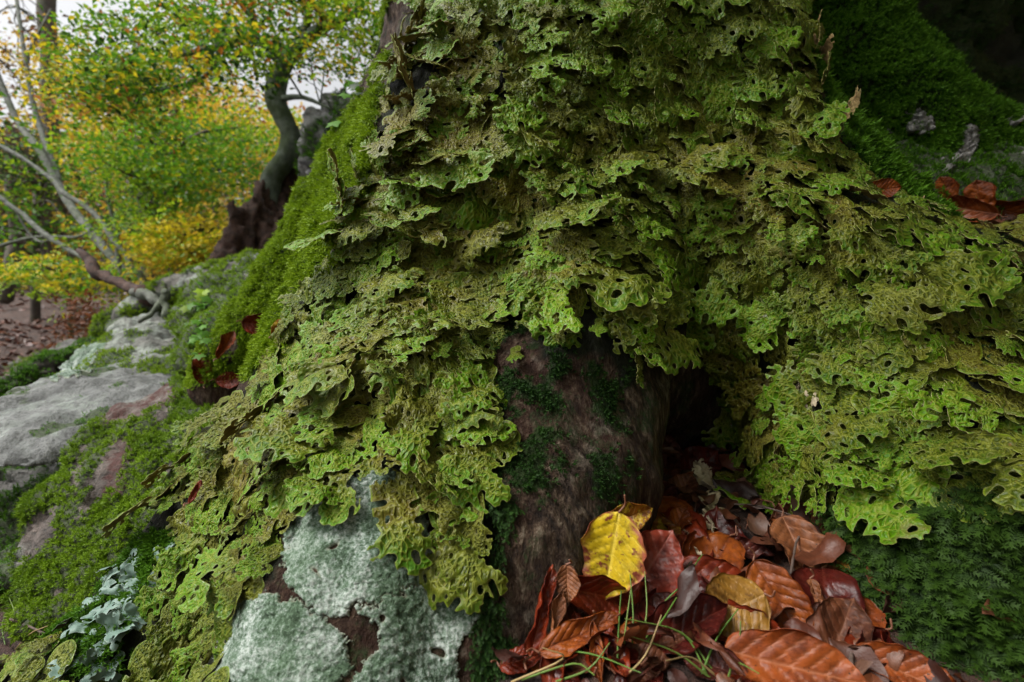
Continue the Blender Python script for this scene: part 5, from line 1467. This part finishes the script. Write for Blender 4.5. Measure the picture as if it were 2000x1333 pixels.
# understory shrub with dark red leaves
plant('red_shrub', [[(*gpt(150, 2.7), .006), *pr((150, 640, 2.7, .005), (140, 590, 2.7, .003))], [(*gpt(185, 2.7), .005), *pr((180, 620, 2.7, .004), (182, 590, 2.7, .002))]], pix_points([(110, 585), (165, 575), (200, 600), (175, 650), (120, 690), (100, 680), (140, 640)], 2.4, 2.9, 34), .07, .25, 12, .017,
      ['rust', 'rust', 'brown'], [.6, .2, .2], 'small shrub with dark red withered leaves beyond the boulder', 'shrub')
# ferns and ivy round the rocks
def ivy(px, py, n, spread, label, size=.02, bvv=None, pal=('green', 'dark')):
    pts = []
    for _ in range(n):
        c, nn = hit(px + rb.normal() * spread, py + rb.normal() * spread)
        if c is not None and (c - CAM).length < 4: pts.append([*(c + nn * rb.uniform(.005, .03))])
    if not pts: return
    pts = np.array(pts)
    b = Vector(pts[0]); e = empty('creeping_plant', b); tag(e, label, 'plant')
    for p_ in pts:
        N = 5
        a = np.arange(N) / N * 2 * np.pi
        r = size * rb.uniform(.6, 1.2)
        nrm = Vector(np.array(TOCAM(Vector(p_))) * .5 + np.array([rb.normal() * .3, rb.normal() * .3, .9])).normalized()
        u = nrm.orthogonal().normalized(); w = nrm.cross(u)
        th = rb.uniform(0, 6.28)
        vs = [Vector(p_) - b]
        for k in range(10):
            rr = r * (1 if k % 2 == 0 else .55); vs.append(Vector(p_) - b + (u * math.cos(th + k * .628) + w * math.sin(th + k * .628)) * rr - nrm * (.2 * rr))
        col = np.array(G[pal[rb.integers(len(pal))]]) * rb.uniform(.7, 1.4)
        me = new_mesh('ivy_leaf', np.array([[*q] for q in vs]), [[0, k, k % 10 + 1] for k in range(1, 11)], [M['leafy']], cols={'col': np.tile(col, (11, 1))})
        link('leaf', me, e)
ivy(660, 165, 60, 22, 'dark green ivy climbing the cracked rock outcrop', .026, pal=('dark', 'green'))
ivy(650, 240, 20, 16, 'fern-green ivy low on the cracked rock outcrop', .024, pal=('dark', 'green'))
ivy(400, 660, 30, 18, 'small leafy creeper between the boulder and the red leaves', .014, pal=('green', 'green'))
ivy(390, 590, 12, 12, 'ivy sprig on the mossy log', .02, pal=('green', 'lime'))
# mossy fallen log, its broken branch and the bits of grey wood in front of it
def log():
    ps = [pr((210, 640, 2.1, .05), (330, 575, 2.05, .06), (400, 555, 2.0, .065), (500, 530, 1.9, .07))]
    me = remesh(tubes_mesh('l', ps, [], 14, 5), .012, 3)
    v, n = mesh_arrays(me); set_co(me, v + n * (.018 * fbm(v * 14, 4))[:, None])
    v, n = mesh_arrays(me)
    m = sstep(-.25, .1, fbm(v * 9, 3)) * (1 - poly_mask(me, [[(330, 535), (392, 530), (392, 560), (330, 565)]], 4, 20)); set_attr(me, 'moss', m)
    me.materials.append(mat_granite('log_wood', (.14, .13, .11), .6))
    o = link('mossy_log', me); tag(o, 'moss-covered fallen log with a whitish lichen patch behind the boulders', 'log')
    add_moss(me, m, 5000, (.010, .018), 'tuft', BRIGHT, .2, 'green moss cushions on the fallen log', .7)
log()
bare([pr((158, 492, 2.2, .012), (180, 520, 2.15, .022), (215, 548, 2.1, .022), (255, 562, 2.05, .022), (288, 580, 2.0, .026))], 'broken reddish brown branch jutting from the mossy log', 'rotten', 'broken_branch')
bare([pr((262, 572, 2.0, .018), (290, 583, 1.97, .022), (312, 590, 1.93, .016), (300, 612, 1.9, .010), (272, 628, 1.88, .006))], 'short forked grey root piece below the broken branch', 'pale', 'root_piece')
bare([pr((325, 570, 1.9, .012), (322, 600, 1.88, .014), (318, 635, 1.86, .012))], 'small upright grey twig stub on the mossy rock', 'pale', 'twig_stub')
def stone(pts, back, vox, label, mt, amp=.02, seed=1):
    me = rock_mesh(hp(pts, back), vox, 4, amp, 12, seed)
    set_attr(me, 'moss', sstep(-.15, .15, fbm(mesh_arrays(me)[0] * 8, 3)))
    me.materials.append(mt); tag(link('stone', me), label, 'stone')
stone([(195, 650, 2.0), (200, 615, 2.1), (255, 605, 2.1), (320, 620, 1.95), (330, 660, 1.85), (250, 670, 1.85)], .25, .014, 'rounded grey stone between the log and the capped boulder', RD['capped'][3], .03, 11)
stone([(384, 532, 2.3), (386, 515, 2.3), (412, 512, 2.3), (414, 530, 2.3)], .06, .006, 'small square pale stone on the mossy log', pale_g, .006, 12)
stone([(50, 735, 1.9), (70, 690, 2.2), (130, 670, 2.3), (200, 680, 2.2), (180, 720, 1.9), (60, 760, 1.8)], .3, .02, 'dark stone beyond the capped boulder', RD['low'][3], .03, 13)
def rotting_log():
    me = remesh(tubes_mesh('l', [pr((10, 772, 1.75, .05), (70, 735, 1.85, .045), (130, 705, 1.95, .045), (225, 670, 2.0, .03))], [], 14, 5), .011, 2)
    v, n = mesh_arrays(me); set_co(me, v + n * (.02 * fbm(v * np.array([10, 30, 40.]), 4))[:, None])
    v, n = mesh_arrays(me); m = sstep(-.1, .2, fbm(v * 9, 3) + .3 * n[:, 2]); set_attr(me, 'moss', m)
    me.materials.append(mat_granite('rotting_wood', (.06, .045, .035), .2))
    tag(link('rotting_log', me), 'dark rotting log lying beyond the capped boulder', 'log')
    add_moss(me, m, 1800, (.010, .018), 'tuft', MID, .2, 'moss on the dark rotting log', .7)
rotting_log()
# more mossy mounds on the woodland floor
for i, (x, d, r) in enumerate([(270, 2.6, .28), (60, 3.6, .4), (340, 3.2, .4)]):
    b = gpt(x, d)
    pts = [b + Vector((r * math.cos(a) * rb.uniform(.8, 1.2), r * .8 * math.sin(a), 0)) for a in np.arange(8) * .785] + [b + Vector((rb.normal() * r * .3, rb.normal() * r * .3, r * rb.uniform(.35, .5))) for _ in range(4)]
    me = rock_mesh([p - Vector((0, 0, .08)) for p in pts], .02, 6, .04, 6, 20 + i)
    mk = sstep(-.5, -.1, fbm(mesh_arrays(me)[0] * 5, 3)); set_attr(me, 'moss', mk); me.materials.append(RD['low'][3])
    tag(link('mossy_mound', me), ['bright mossy mound behind the fallen log', 'low mossy mound on the leaf-covered floor under the low sapling', 'mossy mound at the foot of the yellow sapling'][i], 'mound')
    add_moss(me, mk, 3500, (.016, .03), 'tuft', BRIGHT, .3, ['bright moss over the mound behind the log', 'moss over the low mound under the sapling', 'moss over the mound by the yellow sapling'][i], .7)

# ------------------------------------------------------------------ unseen boughs over the beech, added and shaped to shade its foot and right side
def shade_crown():
    n = 270
    cs = []
    while len(cs) < n:
        x, y = rb.uniform(-.5, 4.2), rb.uniform(-2.2, 4.0)
        if rb.random() > sstep(-.8, .9, np.array([x]))[0]: continue
        z = max(.31 + .60 * max(y, 0) + .55, 1.9) + rb.random() ** 1.5 * 2.2
        if z < 5.2: cs.append((x, y, z))
    cs += [(rb.uniform(-.75, .1), rb.uniform(-.5, .9), rb.uniform(1.8, 2.4)) for _ in range(12)]  # extra low sprays, added to shade the right side
    cs = np.array(cs)
    v, f, c = leaf_cloud(cs, .5, .10, 75, .055, ['green', 'lime', 'yellow', 'gold'], [.5, .25, .15, .1])
    b = np.array(tree_root.location)
    link('crown', new_mesh('crown', v - b, f, [M['leafy']], smooth=False, cols={'col': c}), tree_root)  # leaves out of view, added for the shade they cast
    top = np.array((.30, 1.62, 2.2))
    paths = [[(*(top - b - np.array([0, 0, .3])), .33), (*(np.array((.34, 1.7, 3.6)) - b), .26), (*(np.array((.5, 1.8, 5.2)) - b), .12)]]
    for q in cs[::6]:
        z0 = min(2.2 + .5 * max(q[2] - 2.2, 0), 4.6); j = np.array((.33, 1.66, z0))
        m = j * .45 + q * .55 + np.array([0, 0, .25])
        if m[2] < .31 + .62 * m[1] + .3: m[2] = .31 + .62 * m[1] + .4
        paths.append([(*(j - b), .06), (*(m - b), .035), (*(q - b), .008)])
    link('limbs', tubes_mesh('limbs', paths, [trunk_me.materials[0]], 8, 3, .03), tree_root)
shade_crown()

# unseen trees added behind the camera and to the right to block low sky light
for i in range(15):
    a = math.radians(rb.uniform(62, 290)) if i > 5 else math.radians(70 + i * 22)
    d = rb.uniform(5.5, 10)
    if -20 < math.degrees(a) % 360 - 250 < 40: continue
    x, y = d * math.sin(a), d * math.cos(a)
    bz = float(ground_z(np.array([x]), np.array([y]))[0]); h = rb.uniform(5, 8)
    n = 60
    z = rb.uniform(.04, 1.0, n); rr = 2.3 * (.55 + .45 * np.sin(np.pi * z)); t_ = rb.uniform(0, 6.28, n); q = np.sqrt(rb.random(n))
    cs = np.stack([x + rr * q * np.cos(t_), y + rr * q * np.sin(t_), bz + z * h], -1)
    pal, wt, lab = kinds[i % 3]
    plant('woodland_tree', [[(x, y, bz - .2, .16), (x + .1, y, bz + .5 * h, .12), (x, y, bz + h, .03)]], cs, .75, .15, 46, .11, pal, wt, 'unseen bushy tree added behind the viewer to block low sky light', 'tree', 'unseen trees added behind the viewer', 'brown', twigs=False)
